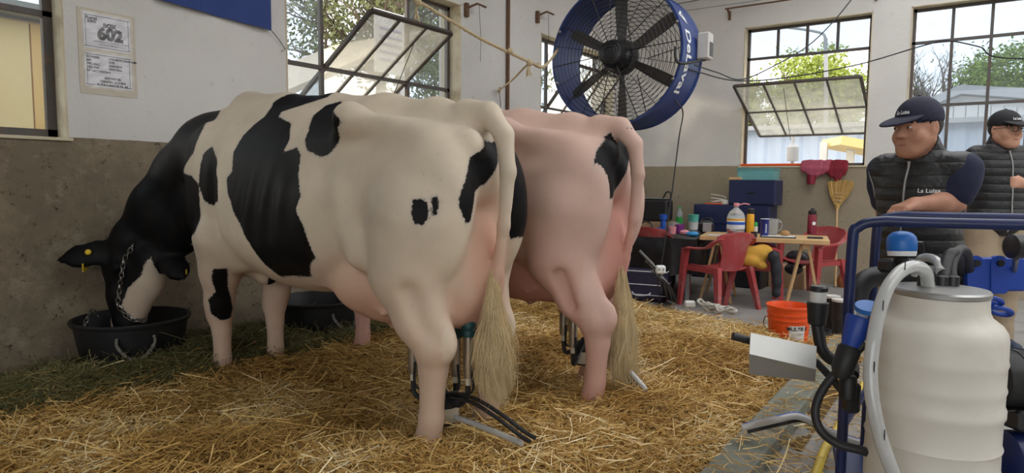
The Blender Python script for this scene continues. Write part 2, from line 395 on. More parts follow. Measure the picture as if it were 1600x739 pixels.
def tree(name, base, hgt, crown_c, crown_r, nleaf, ls, leafm, label, nbr=14, seed=1, spread=.9, levels=2, cat='tree'):
    rg = random.Random(seed); base = Vector(base); cc = Vector(crown_c); cr_ = Vector(crown_r)
    root = thing(name, base, label, cat); mb = MB(); tips = []
    mid = base.lerp(cc, .6)
    mb.tube(catmull([base, base.lerp(mid, .5)+Vector((rg.uniform(-.1, .1), rg.uniform(-.1, .1), 0)), mid, cc], 4), [hgt*.03*(1-.06*i) for i in range(13)], 7)
    def br(p, d, L, r, lv):
        pts = [p]; q = p.copy(); dd = d.copy()
        for i in range(4):
            dd = (dd+Vector((rg.uniform(-.35, .35), rg.uniform(-.35, .35), rg.uniform(-.1, .3)))*.6).normalized(); q = q+dd*(L/4); pts.append(q.copy())
        mb.tube(pts, [r, r*.85, r*.7, r*.5, r*.3], 5); tips.append(q)
        if lv > 0:
            for k in range(4):
                s = pts[rg.randint(1, 4)]; nd = (dd+Vector((rg.uniform(-1, 1), rg.uniform(-1, 1), rg.uniform(-.3, .8)))).normalized(); br(s, nd, L*.62, r*.5, lv-1)
    for i in range(nbr):
        a = rg.uniform(0, 6.28); z = rg.uniform(.3, 1); s = base.lerp(cc, .45+.5*z*.9)
        br(s, Vector((math.cos(a)*cr_.x, math.sin(a)*cr_.y, rg.uniform(-.1, .9)*cr_.z)).normalized(), spread*max(cr_.x, cr_.z)*rg.uniform(.5, .95), hgt*.009, levels)
    mb.build('trunk', M_bark, root)
    if nleaf:
        rn = np.random.default_rng(seed); nb = max(30, nleaf//60)
        th = rn.normal(size=(nb, 3)); th /= np.linalg.norm(th, axis=1)[:, None]
        cl = np.array(cc)+th*(rn.random((nb, 1))**.45)*np.array(cr_)
        if tips:
            tp = np.array([tuple(t) for t in tips]); sel = rn.integers(0, len(tp), nb//2); cl[:nb//2] = tp[sel]
        c = cl[rn.integers(0, nb, nleaf)]+rn.normal(size=(nleaf, 3))*max(cr_)*.11
        a = rn.normal(size=(nleaf, 3)); a /= np.linalg.norm(a, axis=1)[:, None]; b = np.cross(a, rn.normal(size=(nleaf, 3))); b /= np.linalg.norm(b, axis=1)[:, None]
        s = ls*(.6+.8*rn.random((nleaf, 1)))
        nrm = np.cross(a, b)*s*.15
        v = np.stack([c-a*s, c+b*s*.45+nrm, c+a*s, c-b*s*.45+nrm], 1).reshape(-1, 3)-np.array(base)
        me = bpy.data.meshes.new('foliage'); i4 = np.arange(nleaf)[:, None]*4+np.array([[0, 1, 2, 0, 2, 3]]); 
        me.from_pydata(v, [], i4.reshape(-1, 3)); me.materials.append(leafm)
        o = bpy.data.objects.new('foliage', me); COL.objects.link(o); o.parent = root; o['kind'] = 'stuff'
    return root
# building seen through the far left window: ochre panels
root = thing('panelled_shed', (-9.2, 0, 0), 'ochre panelled shed outside the far left window', 'building')
MB().box((-9.3, .2, 1.55), (.2, 7.9, 3.1)).build('wall', M_ochre, root, smooth=False)
for k in range(12):
    mm = M_ochre2 if k % 3 == 1 else M_ochre
    MB().box((-9.17, -3.4+k*.62, 1.6), (.05, .60, 2.95)).build('panel', mm, root, smooth=False)
MB().box((-9.25, .2, 3.2), (.7, 8.2, .12)).build('roof_edge', mat('moss_grey', (.30, .31, .28), .9), root, smooth=False)
# roof visible through window 2
root = thing('open_lean_to', (-11, 8.5, 0), 'pale lean-to roof on posts outside the window behind the large black patches', 'building')
mb = MB(); mb.bar((-11, 6.2, 2.4), (-11, 10.4, 4.4), 3.0, .1); mb.build('roof', mat('tan_roof', (.66, .55, .42), .8), root, smooth=False)
for yy in (6.5, 10.0): MB().box((-10, yy, 1.3 if yy < 8 else 2.0), (.12, .12, 2.6 if yy < 8 else 4.0)).build('post', M_post, root, smooth=False)
tree('pine_tree', (-13, 12.0, -.2), 8.5, (-12.5, 12.0, 6.2), (2.9, 2.9, 3.1), 11000, .07, M_leafd, 'olive leafed tree behind the tilted window above the spotted cow', 22, 3)
tree('broad_tree', (-17, 20.5, -.2), 9, (-16.5, 20, 6.0), (2.8, 2.8, 2.4), 8000, .11, M_leafd, 'leafy tree seen through the window behind the fan', 16, 4)
# pillar and notice outside window 2 right column
root = thing('yard_banner', (-7.2, 7.0, 0), 'pale printed banner hung outside the window above the spotted cow', 'banner')
MB().box((-7.2, 7.0, 3.3), (.02, .62, .9)).build('cloth', mat('banner_cloth', (.82, .80, .80), .8), root, smooth=False)
for k in range(5): MB().box((-7.185, 7.0, 3.05+k*.11), (.012, .44, .03)).build('print_line', mat('violet_print', (.45, .42, .62), .8), root, smooth=False)
MB().box((-7.2, 7.33, 1.9), (.05, .05, 3.8)).build('pole', M_post, root, smooth=False)
# back yard: blue corrugated shed, lamp post, trees, white building
root = thing('blue_shed', (-3.2, 16.5, 0), 'pale blue corrugated shed across the yard', 'building')
zt = ony(1250, 212, 16.5).z
mb = MB(); x = -8.0; n = 0; pr = []
while x < 2.0: pr.append((x, 16.5+(.05 if n % 2 else 0))); pr.append((x+.12, 16.5+(.05 if n % 2 else 0))); x += .2; n += 1
vs = []; 
for (x, y) in pr: vs += [(x, y, -.2), (x, y, zt+.15)]
mb.add(vs, [(2*i, 2*i+2, 2*i+3, 2*i+1) for i in range(len(pr)-1)]); mb.box((-3, 16.75, zt/2), (10, .3, zt+.25))
mb.build('corrugated_wall', M_blue, root, smooth=False)
MB().box((-3, 16.6, zt+.2), (10.2, .7, .1)).build('roof_edge', M_greyroof, root, smooth=False)
for zz in (.9, 1.35):
    MB().box((-3, 16.3, zz), (9, .05, .07)).build('rail', M_post, root, smooth=False)
root = thing('street_lamp', Vector((ony(1291, 260, 20).x, 20, -.2)), 'tall grey street lamp behind the tree outside the tilted window', 'lamp')
b = ony(1291, 260, 20); b.z = -.2; t0 = ony(1290, 60, 20); mb = MB(); mb.tube([b, ony(1291, 150, 20), t0], [.07, .06, .05], 8); mb.tube(catmull([t0, ony(1284, 52, 20), ony(1255, 46, 20), ony(1212, 41, 20)], 5), .035, 6)
mb.build('pole', M_post, root); MB().ell(ony(1213, 43, 20), (.35, .12, .07)).build('lamp_head', M_post, root)
root = thing('vent_pipe', ony(1238, 252, 13), 'grey cylindrical vent pipe outside below the tilted window', 'pipe')
a = ony(1238, 252, 13); mb = MB(); mb.lathe([(.10, 0), (.105, .02), (.105, .26), (.06, .30), (.035, .34), (.035, .62)], 16, a); mb.build('canister', M_post, root)
MB().tube([(a.x, a.y, 0), a], .03, 6).build('stand', M_post, root)
root = thing('yard_canopy', (-1.4, 14, 0), 'small ochre canopy on white posts outside the back window', 'canopy')
a = ony(1296, 226, 14); b = ony(1360, 232, 14)
MB().bar(ony(1298, 222, 14), ony(1375, 236, 14.4), 1.2, .16).build('roof', M_ochre2, root, smooth=False)
for px in (1286, 1328): 
    q = ony(px, 260, 14); t = ony(px, 222, 14); MB().box((q.x, q.y, t.z/2), (.13, .13, t.z)).build('post', M_whitew, root, smooth=False)
tp = ony(1268, 138, 24)
tree('garden_tree', (tp.x, 24, -.2), 6.0, tp, (1.7, 1.6, 1.15), 16000, .075, M_leafy, 'bright green tree outside the tilted back window', 16, 8)
tp = ony(1168, 165, 23)
tree('small_tree', (tp.x, 23, -.2), 4.5, tp, (.75, .8, 1.0), 5000, .075, M_leafy, 'yellow green tree at the left edge of the tilted back window', 9, 9)
tp = ony(1590, 112, 26)
tree('yard_tree', (tp.x, 26, -.2), 5.5, tp, (1.5, 1.5, .8), 7000, .07, M_leaf, 'green tree behind the white building at the right edge', 12, 10)
tp = ony(1475, 128, 28)
tree('bare_tree', (tp.x, 28, -.2), 5.2, tp, (2.4, 1.8, 1.5), 500, .06, M_leafd, 'bare branched tree behind the white gabled building', 26, 12, .8, 3)
root = thing('white_building', (1.2, 17, 0), 'white building with a low grey gable outside the right window', 'building')
Y = 17.0; pl = [ony(p, q, Y) for p, q in ((1436, 164), (1503, 139), (1640, 148))]
xa, xb, xc = [p.x for p in pl]; za, zb, zc = [p.z for p in pl]
mb = MB(); mb.prism([(xa, -.2), (xc, -.2), (xc, zc-.14), (xb, zb-.14), (xa, za-.14)], (0, Y, 0), (1, 0, 0), (0, 0, 1), -3.0)
mb.build('wall', M_whitew, root, smooth=False)
mb = MB(); mb.prism([(xa-.3, za-.26), (xb, zb-.12), (xc+.1, zc-.14), (xc+.1, zc+.06), (xb, zb+.06), (xa-.3, za-.08)], (0, Y-.25, 0), (1, 0, 0), (0, 0, 1), -3.6)
mb.build('roof', M_greyroof, root, smooth=False)
n = 0; x = xa+.1
while x < xc-.1:
    zz = (za+(zb-za)*(x-xa)/(xb-xa) if x < xb else zb+(zc-zb)*(x-xb)/(xc-xb))-.3
    MB().box((x, Y-.03, zz/2), (.20, .05, zz)).build('siding_board', M_whitew, root, smooth=False); x += .215

# ---------------------------------------------------------------- implicit surfaces -> mesh
class SDF:
    def __init__(s, lo, hi, h):
        s.lo = np.array(lo, float); s.h = h; s.n = np.ceil((np.array(hi)-s.lo)/h).astype(int)+1
        s.F = np.full(s.n, 1.0, np.float32)
    def _blk(s, a, b):
        i0 = np.clip(np.floor((a-s.lo)/s.h).astype(int), 0, s.n-1); i1 = np.clip(np.ceil((b-s.lo)/s.h).astype(int)+1, 1, s.n)
        if np.any(i1 <= i0): return None
        g = np.meshgrid(*[s.lo[k]+s.h*np.arange(i0[k], i1[k]) for k in range(3)], indexing='ij')
        return tuple(slice(i0[k], i1[k]) for k in range(3)), np.stack(g, -1).astype(np.float32)
    def _comb(s, sl, d, k, sub):
        A = s.F[sl]
        if sub:
            d = -d; h = np.clip(.5-.5*(A-d)/k, 0, 1); s.F[sl] = A*(1-h)+d*h+k*h*(1-h)
        else:
            h = np.clip(.5+.5*(A-d)/k, 0, 1); s.F[sl] = A*(1-h)+d*h-k*h*(1-h)
    def cone(s, a, b, ra, rb, k=.04, sub=False, flat=None):
        a = np.array(a, float); b = np.array(b, float); m = max(ra, rb)+k+.03
        q = s._blk(np.minimum(a, b)-m, np.maximum(a, b)+m)
        if q is None: return s
        sl, P = q; ab = b-a; L2 = max(ab@ab, 1e-9); t = np.clip(((P-a)@ab)/L2, 0, 1)[..., None]
        dv = P-(a+t*ab)
        if flat is not None:
            ax, f = flat; ax = np.array(ax, float); ax /= np.linalg.norm(ax); c = (dv@ax)[..., None]; dv = dv+ax*c*(1/f-1)
        d = np.linalg.norm(dv, axis=-1)-(ra+(rb-ra)*t[..., 0])
        if flat is not None: d = d*min(1, flat[1]*1.3)
        s._comb(sl, d, k, sub); return s
    def chain(s, pts, rs, k=.03, sub=False, flat=None):
        for i in range(len(pts)-1): s.cone(pts[i], pts[i+1], rs[i], rs[i+1], k, sub, flat)
        return s
    def ell(s, c, r, k=.05, rot=None, sub=False):
        c = np.array(c, float); r = np.array(r, float); m = max(r)+k+.03 if rot is not None else r+k+.03
        q = s._blk(c-m, c+m)
        if q is None: return s
        sl, P = q; p = P-c
        if rot is not None: p = p @ np.array(rot)
        k0 = np.linalg.norm(p/r, axis=-1); k1 = np.linalg.norm(p/(r*r), axis=-1); d = k0*(k0-1)/np.maximum(k1, 1e-6)
        s._comb(sl, d, k, sub); return s
    def mesh(s):
        F = s.F; I = F < 0; n = F.shape
        c = [F[i:n[0]-1+i, j:n[1]-1+j, k:n[2]-1+k] for i in (0, 1) for j in (0, 1) for k in (0, 1)]
        S = sum((x < 0).astype(np.int8) for x in c); act = (S > 0) & (S < 8); idx = np.argwhere(act)
        vals = np.stack([x[act] for x in c], -1); off = np.array([(i, j, k) for i in (0, 1) for j in (0, 1) for k in (0, 1)], float)
        acc = np.zeros((len(idx), 3)); cnt = np.zeros(len(idx))
        for a in range(8):
            for b in range(a+1, 8):
                if abs(off[a]-off[b]).sum() != 1: continue
                va, vb = vals[:, a], vals[:, b]; m = (va < 0) != (vb < 0)
                t = np.where(m, va/np.where(m, va-vb, 1), 0)[:, None]
                acc += np.where(m[:, None], off[a]+t*(off[b]-off[a]), 0); cnt += m
        V_ = s.lo+s.h*(idx+acc/cnt[:, None])
        vid = np.full(act.shape, -1, np.int64); vid[act] = np.arange(len(idx)); Q = []
        for ax in range(3):
            sl0 = [slice(None)]*3; sl1 = [slice(None)]*3; sl0[ax] = slice(0, -1); sl1[ax] = slice(1, None)
            A = I[tuple(sl0)]; B = I[tuple(sl1)]; o = [k for k in range(3) if k != ax]
            e = np.argwhere(A != B); ok = np.all([(e[:, k] > 0) & (e[:, k] < n[k]-1) for k in o], axis=0); e = e[ok]
            fl = A[tuple(e.T)]
            def g(d0, d1):
                q = e.copy(); q[:, o[0]] -= d0; q[:, o[1]] -= d1; return vid[tuple(q.T)]
            q = np.stack([g(1, 1), g(0, 1), g(0, 0), g(1, 0)], -1)
            flip = fl if ax != 1 else ~fl
            q[~flip] = q[~flip][:, ::-1]; Q.append(q)
        return V_, np.concatenate(Q)
def np_mesh(name, v, faces, m, parent=None, attrs=None, smooth=True, kind=None, label=None):
    me = bpy.data.meshes.new(name); me.from_pydata(np.asarray(v), [], np.asarray(faces)); me.materials.append(m)
    if smooth: me.polygons.foreach_set('use_smooth', np.ones(len(me.polygons), bool))
    for an, av in (attrs or {}).items():
        at_ = me.attributes.new(an, 'FLOAT', 'POINT'); at_.data.foreach_set('value', np.asarray(av, np.float32))
    o = bpy.data.objects.new(name, me); COL.objects.link(o); o.parent = parent
    if kind: o['kind'] = kind
    if label: o['label'] = label
    return o
def poly_sd(P, poly):
    """signed distance (negative inside) of points P (N,2) to polygon"""
    poly = np.array(poly, float); d = np.full(len(P), 1e9); ins = np.zeros(len(P), bool)
    for i in range(len(poly)):
        a, b = poly[i], poly[(i+1) % len(poly)]; ab = b-a; t = np.clip(((P-a)@ab)/max(ab@ab, 1e-9), 0, 1)[:, None]
        d = np.minimum(d, np.linalg.norm(P-(a+t*ab), axis=1))
        c = ((a[1] > P[:, 1]) != (b[1] > P[:, 1])) & (P[:, 0] < (b[0]-a[0])*(P[:, 1]-a[1])/((b[1]-a[1]) if abs(b[1]-a[1]) > 1e-12 else 1e-12)+a[0])
        ins ^= c
    return np.where(ins, -d, d)
def smooth_verts(v, q, it=2, lam=.5):
    for _ in range(it):
        s = np.zeros_like(v); c = np.zeros(len(v))
        for a, b in ((0, 1), (1, 2), (2, 3), (3, 0)):
            np.add.at(s, q[:, a], v[q[:, b]]); np.add.at(s, q[:, b], v[q[:, a]]); np.add.at(c, q[:, a], 1); np.add.at(c, q[:, b], 1)
        v = v*(1-lam)+lam*s/c[:, None]
    return v

# ---------------------------------------------------------------- cows
def coat_mat(name, white, pink, bump=.25):
    m = bpy.data.materials.new(name); m.use_nodes = True; n = m.node_tree; B = n.nodes['Principled BSDF']; L = n.links
    tcn = n.nodes.new('ShaderNodeTexCoord')
    def attr(a):
        q = n.nodes.new('ShaderNodeAttribute'); q.attribute_name = a; return q.outputs['Fac']
    def noise(sc, det=5):
        q = n.nodes.new('ShaderNodeTexNoise'); q.inputs['Scale'].default_value = sc; q.inputs['Detail'].default_value = det; L.new(tcn.outputs['Object'], q.inputs['Vector']); return q.outputs['Fac']
    def mr(f, a, b, c, d):
        q = n.nodes.new('ShaderNodeMapRange'); q.inputs[1].default_value = a; q.inputs[2].default_value = b; q.inputs[3].default_value = c; q.inputs[4].default_value = d
        L.new(f, q.inputs[0]); return q.outputs[0]
    def mix(f, a, b):
        q = n.nodes.new('ShaderNodeMix'); q.data_type = 'RGBA'
        for i, x in ((0, f), (6, a), (7, b)):
            if isinstance(x, tuple): q.inputs[i].default_value = (*x, 1)
            else: L.new(x, q.inputs[i])
        return q.outputs[2]
    base = mix(mr(noise(5), .35, .65, 0, 1), white, tuple(c*.86 for c in white))
    base = mix(attr('pink'), base, pink)
    base = mix(mr(noise(40, 8), .66, .72, 0, .25), base, (.45, .30, .2))
    ad = n.nodes.new('ShaderNodeMath'); ad.operation = 'MULTIPLY_ADD'; L.new(noise(95, 4), ad.inputs[0]); ad.inputs[1].default_value = .02
    ad2 = n.nodes.new('ShaderNodeMath'); ad2.operation = 'ADD'; ad2.inputs[1].default_value = -.010; L.new(attr('coat'), ad.inputs[2]); L.new(ad.outputs[0], ad2.inputs[0])
    blk = mix(mr(noise(9), .4, .7, 0, 1), (.004, .004, .005), (.010, .009, .009))
    f = mr(ad2.outputs[0], -.003, .003, 1, 0)
    rim = mr(ad2.outputs[0], .0, .016, .35, 0)
    base = mix(rim, base, (.40, .38, .38))
    L.new(mix(f, base, blk), B.inputs['Base Color'])
    L.new(mr(f, 0, 1, .65, .55), B.inputs['Roughness']); L.new(mr(f, 0, 1, .3, .16), B.inputs['Specular IOR Level'])
    B.inputs['Subsurface Weight'].default_value = 0
    bp = n.nodes.new('ShaderNodeBump'); bp.inputs['Strength'].default_value = bump; bp.inputs['Distance'].default_value = .012
    ve = n.nodes.new('ShaderNodeTexNoise'); ve.inputs['Scale'].default_value = 16; ve.inputs['Detail'].default_value = 3; ve.inputs['Distortion'].default_value = 1.4; L.new(tcn.outputs['Object'], ve.inputs['Vector'])
    mu = n.nodes.new('ShaderNodeMath'); mu.operation = 'MULTIPLY'; L.new(ve.outputs['Fac'], mu.inputs[0]); L.new(attr('vein'), mu.inputs[1])
    a3 = n.nodes.new('ShaderNodeMath'); a3.operation = 'MULTIPLY_ADD'; L.new(noise(120, 4), a3.inputs[0]); a3.inputs[1].default_value = .06; L.new(mu.outputs[0], a3.inputs[2])
    L.new(a3.outputs[0], bp.inputs['Height']); L.new(bp.outputs[0], B.inputs['Normal'])
    return m
def cow_body(h, head_low=True, tail=True, dxn=0, dxf=0, fxn=0, fxf=0):
    """local frame: +x tail, -x head, y<0 the side turned to the camera, z=0 hoof soles"""
    s = SDF((-1.95, -.75, -.02), (1.2, .55, 1.78), h)
    # trunk
    s.ell((-.20, 0, 1.12), (.80, .36, .45), .08)
    s.ell((-.10, 0, .98), (.62, .40, .36), .10)
    s.ell((-.55, 0, 1.15), (.42, .29, .46), .10)
    s.ell((.30, 0, 1.16), (.45, .32, .38), .10)
    s.chain([(-1.02, 0, 1.45), (-.72, 0, 1.555), (-.40, 0, 1.535), (.0, 0, 1.505), (.35, 0, 1.48), (.66, 0, 1.455), (.86, 0, 1.43)], [.10, .095, .085, .085, .085, .075, .06], .07)
    # rump, hooks, pins
    s.ell((.58, 0, 1.22), (.40, .27, .25), .08)
    for y in (-1, 1):
        s.chain([(.36, y*.25, 1.39), (.42, y*.285, 1.435), (.60, y*.23, 1.385), (.90, y*.115, 1.34)], [.055, .064, .05, .052], .055)
        s.ell((.93, y*.105, 1.32), (.05, .05, .06), .04)
        # thigh
        dx = dxn if y < 0 else dxf
        s.ell((.67, y*.195, 1.05), (.31, .15, .37), .06); s.ell((.80, y*.17, 1.14), (.17, .13, .24), .06)
        s.chain([(.74, y*.21, 1.02), (.70+dx*.3, y*.225, .80), (.76+dx*.6, y*.215, .62), (.82+dx*.85, y*.205, .50)], [.20, .155, .108, .082], .05)
        s.ell((.885+dx*.85, y*.205, .53), (.045, .04, .075), .04)
        s.chain([(.885+dx*.85, y*.205, .52), (.80+dx*.4, y*.21, .80)], [.03, .035], .03)
        s.chain([(.82+dx*.85, y*.205, .50), (.81+dx, y*.20, .40), (.80+dx, y*.20, .20), (.785+dx, y*.20, .12)], [.078, .058, .050, .056], .025)
        s.chain([(.775+dx, y*.20, .10), (.75+dx, y*.20, .03)], [.052, .066], .02)
        # stifle fold
        s.chain([(.45, y*.27, .86), (.38, y*.29, 1.15)], [.05, .04], .09)
        # shoulder and fore leg
        fx = fxn if y < 0 else fxf
        s.ell((-.80, y*.205, 1.12), (.19, .10, .36), .07)
        s.ell((-.93, y*.175, .98), (.09, .08, .13), .06)
        s.chain([(-.72, y*.20, .85), (-.76+fx*.5, y*.19, .68), (-.80+fx, y*.18, .50), (-.81+fx, y*.175, .43)], [.15, .105, .072, .068], .04)
        s.chain([(-.81+fx, y*.175, .43), (-.80+fx, y*.17, .34), (-.80+fx, y*.17, .18), (-.81+fx, y*.17, .12)], [.066, .050, .046, .053], .02)
        s.chain([(-.82+fx, y*.17, .10), (-.84+fx, y*.17, .03)], [.05, .064], .02)
        s.ell((-.60, y*.18, .80), (.12, .10, .12), .06)
    s.ell((-.82, 0, .82), (.20, .15, .16), .07)
    s.chain([(-.9, 0, .74), (-.62, 0, .66)], [.06, .07], .06)
    # loin triangle hollow
    for y in (-1, 1): s.ell((.22, y*.43, 1.29), (.18, .08, .12), .10, sub=True)
    # neck and head
    if head_low:
        s.chain([(-.80, 0, 1.26), (-1.08, 0, 1.31), (-1.28, -.05, 1.20), (-1.42, -.17, 1.00), (-1.49, -.27, .84)], [.27, .235, .20, .165, .125], .08)
        s.chain([(-.88, 0, 1.05), (-1.12, -.02, 1.02), (-1.29, -.12, .88), (-1.36, -.2, .72)], [.22, .18, .13, .085], .07)
        s.chain([(-1.51, -.32, .80), (-1.545, -.345, .66), (-1.54, -.35, .48), (-1.53, -.35, .33)], [.112, .105, .085, .075], .04)
        s.chain([(-1.41, -.25, .70), (-1.43, -.27, .55), (-1.49, -.32, .34)], [.105, .085, .06], .05)
        s.ell((-1.51, -.335, .30), (.085, .085, .07), .04)
        s.ell((-1.50, -.31, .885), (.07, .07, .05), .05)
        for (b, t) in (((-1.50, -.39, .765), (-1.67, -.62, .71)), ((-1.30, -.21, .72), (-1.13, -.20, .615))):
            b = np.array(b); t = np.array(t); m1_ = b*.65+t*.35; m2_ = b*.3+t*.7
            s.chain([b, m1_, m2_, t], [.040, .068, .062, .026], .02, flat=((.80, -.50, .30), .35))
        s.ell((-1.455, -.415, .665), (.03, .03, .03), .03)
    else:
        s.chain([(-.80, 0, 1.24), (-1.08, .04, 1.24), (-1.30, .08, 1.22)], [.26, .19, .14], .08)
        s.chain([(-.9, 0, 1.02), (-1.12, .03, 1.06), (-1.28, .07, 1.12)], [.2, .15, .11], .07)
        s.chain([(-1.30, .10, 1.24), (-1.44, .12, 1.10), (-1.56, .14, .92)], [.125, .10, .08], .05)
        s.ell((-1.58, .14, .89), (.08, .085, .07), .04)
        for t in ((-1.3, -.12, 1.22), (-1.3, .32, 1.22)):
            b = np.array((-1.28, .02 if t[1] < 0 else .18, 1.27)); t = np.array(t); s.chain([b, (b+t)/2, t], [.03, .055, .018], .02, flat=((.2, 0, .9), .35))
    # udder
    s.ell((.36, 0, .71), (.29, .255, .18), .05); s.ell((.58, 0, .70), (.30, .19, .17), .07)
    s.ell((.82, 0, .81), (.16, .165, .27), .05)
    for y in (-1, 1):
        s.ell((.81, y*.085, .74), (.135, .095, .18), .02); s.ell((.42, y*.095, .66), (.17, .10, .12), .03)
        for x in (.46, .74): s.chain([(x, y*.085, .62), (x, y*.085, .52)], [.022, .016], .02)
        # veins, muscle lines
        s.chain([(-.34, y*.17, .715), (-.2, y*.19, .705), (-.08, y*.17, .69), (.08, y*.19, .70), (.2, y*.17, .68)], [.012, .016, .015, .017, .014], .015)
        s.chain([(.30, y*.19, .66), (.36, y*.205, .61), (.44, y*.195, .64), (.52, y*.2, .60), (.58, y*.185, .63)], [.010, .012, .012, .011, .009], .012)
        s.chain([(.90, y*.10, .98), (.925, y*.07, .88), (.94, y*.09, .78), (.92, y*.06, .68)], [.010, .012, .012, .009], .012)
        s.cone((.85, y*.30, .585), (.80, y*.335, .74), .018, .022, .06, sub=True)
        s.ell((.62, y*.36, 1.34), (.17, .07, .06), .08, sub=True)
        for i in range(5): s.cone((-.38+i*.12, y*.425, .92), (-.33+i*.11, y*.40, 1.24), .026, .026, .05, sub=True)
        s.cone((.50, y*.345, .98), (.44, y*.37, 1.18), .022, .02, .06, sub=True)
        s.cone((-.62, y*.315, .92), (-.60, y*.325, 1.30), .024, .02, .06, sub=True)
    s.cone((.96, 0, 1.02), (.965, 0, .70), .014, .016, .03, sub=True)
    # escutcheon groove, tail
    if tail: s.chain([(.82, 0, 1.47), (.94, 0, 1.455), (1.02, -.005, 1.37), (1.045, -.01, 1.22), (1.03, -.015, 1.0), (.995, -.02, .80), (.975, -.025, .66)], [.058, .050, .040, .033, .026, .022, .020], .02)
    v, q = s.mesh(); return smooth_verts(v, q, 2, .4), q
def on_tail(v):
    ch = np.array([(.90, 0, 1.47), (1.02, -.005, 1.37), (1.045, -.01, 1.22), (1.03, -.015, 1.0), (.995, -.02, .80), (.975, -.025, .66)]); d = np.full(len(v), 9.)
    for a, b in zip(ch[:-1], ch[1:]):
        ab = b-a; t_ = np.clip(((v-a)@ab)/(ab@ab), 0, 1)[:, None]; d = np.minimum(d, np.linalg.norm(v-(a+t_*ab), axis=1))
    return d < .050
def cow_attrs(v, near, far, extra=None, pink_bias=0.):
    N = len(v); coat = np.full(N, .5)
    P = v[:, [0, 2]]
    sd_near = np.full(N, .5)
    for (c_, u_, w2_, pl, dp) in near:          # patch outlines lying in planes tangent to the hide
        c_ = np.array(c_); u_ = np.array(u_); w2_ = np.array(w2_); n_ = np.cross(u_, w2_); r_ = v-c_
        sd = poly_sd(np.stack([r_@u_, r_@w2_], -1), pl); out_ = np.abs(r_@n_)-dp
        sd_near = np.minimum(sd_near, np.where(out_ > 0, np.maximum(sd, out_), sd))
    sd_far = np.full(N, .5)
    for pl in far: sd_far = np.minimum(sd_far, poly_sd(P, pl))
    w_ = np.clip((v[:, 1]-.06)/.08, 0, 1)
    coat = sd_near*(1-w_)+np.minimum(sd_far, np.where(v[:, 2] > 1.4, sd_near, .5))*w_
    if extra is not None: coat = extra(v, coat)
    def blob(c, r): return np.clip(1.4-np.linalg.norm((v-np.array(c))/np.array(r), axis=1), 0, 1)
    ud = np.maximum.reduce([blob((.40, 0, .66), (.34, .32, .22)), blob((.88, 0, .80), (.17, .15, .34)), blob((.80, 0, .66), (.25, .2, .16))])*1.15
    leg = np.clip((.62-v[:, 2])/.5, 0, 1)*.5
    belly = np.clip((.95-v[:, 2])/.5, 0, 1)*.4*(np.abs(v[:, 0]) < .9)
    pink = np.clip(np.maximum.reduce([ud, leg, belly])+pink_bias, 0, 1)
    return {'coat': coat, 'pink': pink, 'vein': np.clip(.15+ud*1.0, 0, 1)}
def tail_switch(root, base, length, width, m, tip_dx=0., seed=3, n=9000):
    """brush of hair hanging from the end of the tail"""
    rn = np.random.default_rng(seed); base = np.array(base, float); K = 7
    NL = 46; lk = rn.integers(0, NL, n)                       # hairs gather in wavy locks
    a = (rn.random(NL)*2*math.pi)[lk]+rn.normal(size=n)*.22; rr = np.clip((rn.random(NL)**.5)[lk]+rn.normal(size=n)*.10, 0, 1.1)
    st = np.clip((rn.random(NL)*.55)[lk]+rn.normal(size=n)*.08, 0, .66); ln = np.clip((.34+.28*rn.random(NL))[lk]+rn.normal(size=n)*.07, .12, .75)
    V_ = []; t = np.linspace(0, 1, K)
    u = st[:, None]+np.minimum(ln, 1.0+.07*rn.normal(size=n)-st)[:, None]*t[None]
    prof = width*(.20+.80*np.clip(u/.72, 0, 1)**1.25)*(1-.2*np.clip((u-.85)/.15, 0, 1))
    f1 = (9+9*rn.random(NL))[lk][:, None]; f2 = (9+9*rn.random(NL))[lk][:, None]; p1_ = (rn.random(NL)*6.28)[lk][:, None]; p2_ = (rn.random(NL)*6.28)[lk][:, None]
    wob = .016*u*np.sin(u*f1+p1_)+.003*rn.normal(size=(n, 1)); wob2 = .016*u*np.sin(u*f2+p2_)+.003*rn.normal(size=(n, 1))
    aa = a[:, None]+.3*t[None]*rn.normal(size=(n, 1)); fl = 1+.35*t[None]*np.abs(rn.normal(size=(n, 1)))*(rn.random((n, 1)) < .25)
    cx_ = base[0]+np.cos(aa)*rr[:, None]*prof*.75*fl+wob+tip_dx*u; cy_ = base[1]+np.sin(aa)*rr[:, None]*prof*fl+wob2; cz_ = base[2]-u*length
    C_ = np.stack([cx_, cy_, cz_], -1); r = .0012*(1-.7*t)
    for k in range(3):
        an = 2.094*k; V_.append(C_+np.stack([np.cos(an)*r, np.sin(an)*r, 0*r], -1)[None])
    VV = np.stack(V_, 2).reshape(-1, 3)
    base_i = (np.arange(n)*K*3)[:, None, None]; i = np.arange(K-1)[None, :, None]*3; k = np.arange(3)[None, None, :]
    A = base_i+i+k; B = base_i+i+(k+1) % 3; Q = np.stack([A, B, B+3, A+3], -1).reshape(-1, 4)
    return np_mesh('tail_switch', VV, Q, m, root)
def chain_links(mb, pts, ln=.034, r=.0035, wd=.011):
    """interlocked oval links along a polyline"""
    pts = [Vector(p) for p in pts]; acc = 0; d = []
    for a, b in zip(pts[:-1], pts[1:]): d.append((b-a).length)
    tot = sum(d); n = max(2, int(tot/(ln*.72)))
    def P(s):
        for L, a, b in zip(d, pts[:-1], pts[1:]):
            if s <= L: return a.lerp(b, s/L), (b-a).normalized()
            s -= L
        return pts[-1], (pts[-1]-pts[-2]).normalized()
    for i in range(n):
        c, t = P(tot*(i+.5)/n); o = t.orthogonal().normalized(); o = o if i % 2 else t.cross(o)
        loop = []
        for k in range(10):
            a = 2*math.pi*k/10; loop.append(c+t*(math.cos(a)*ln/2)+o*(math.sin(a)*wd))
        mb.tube(loop, r, 4, closed=True)
    return mb
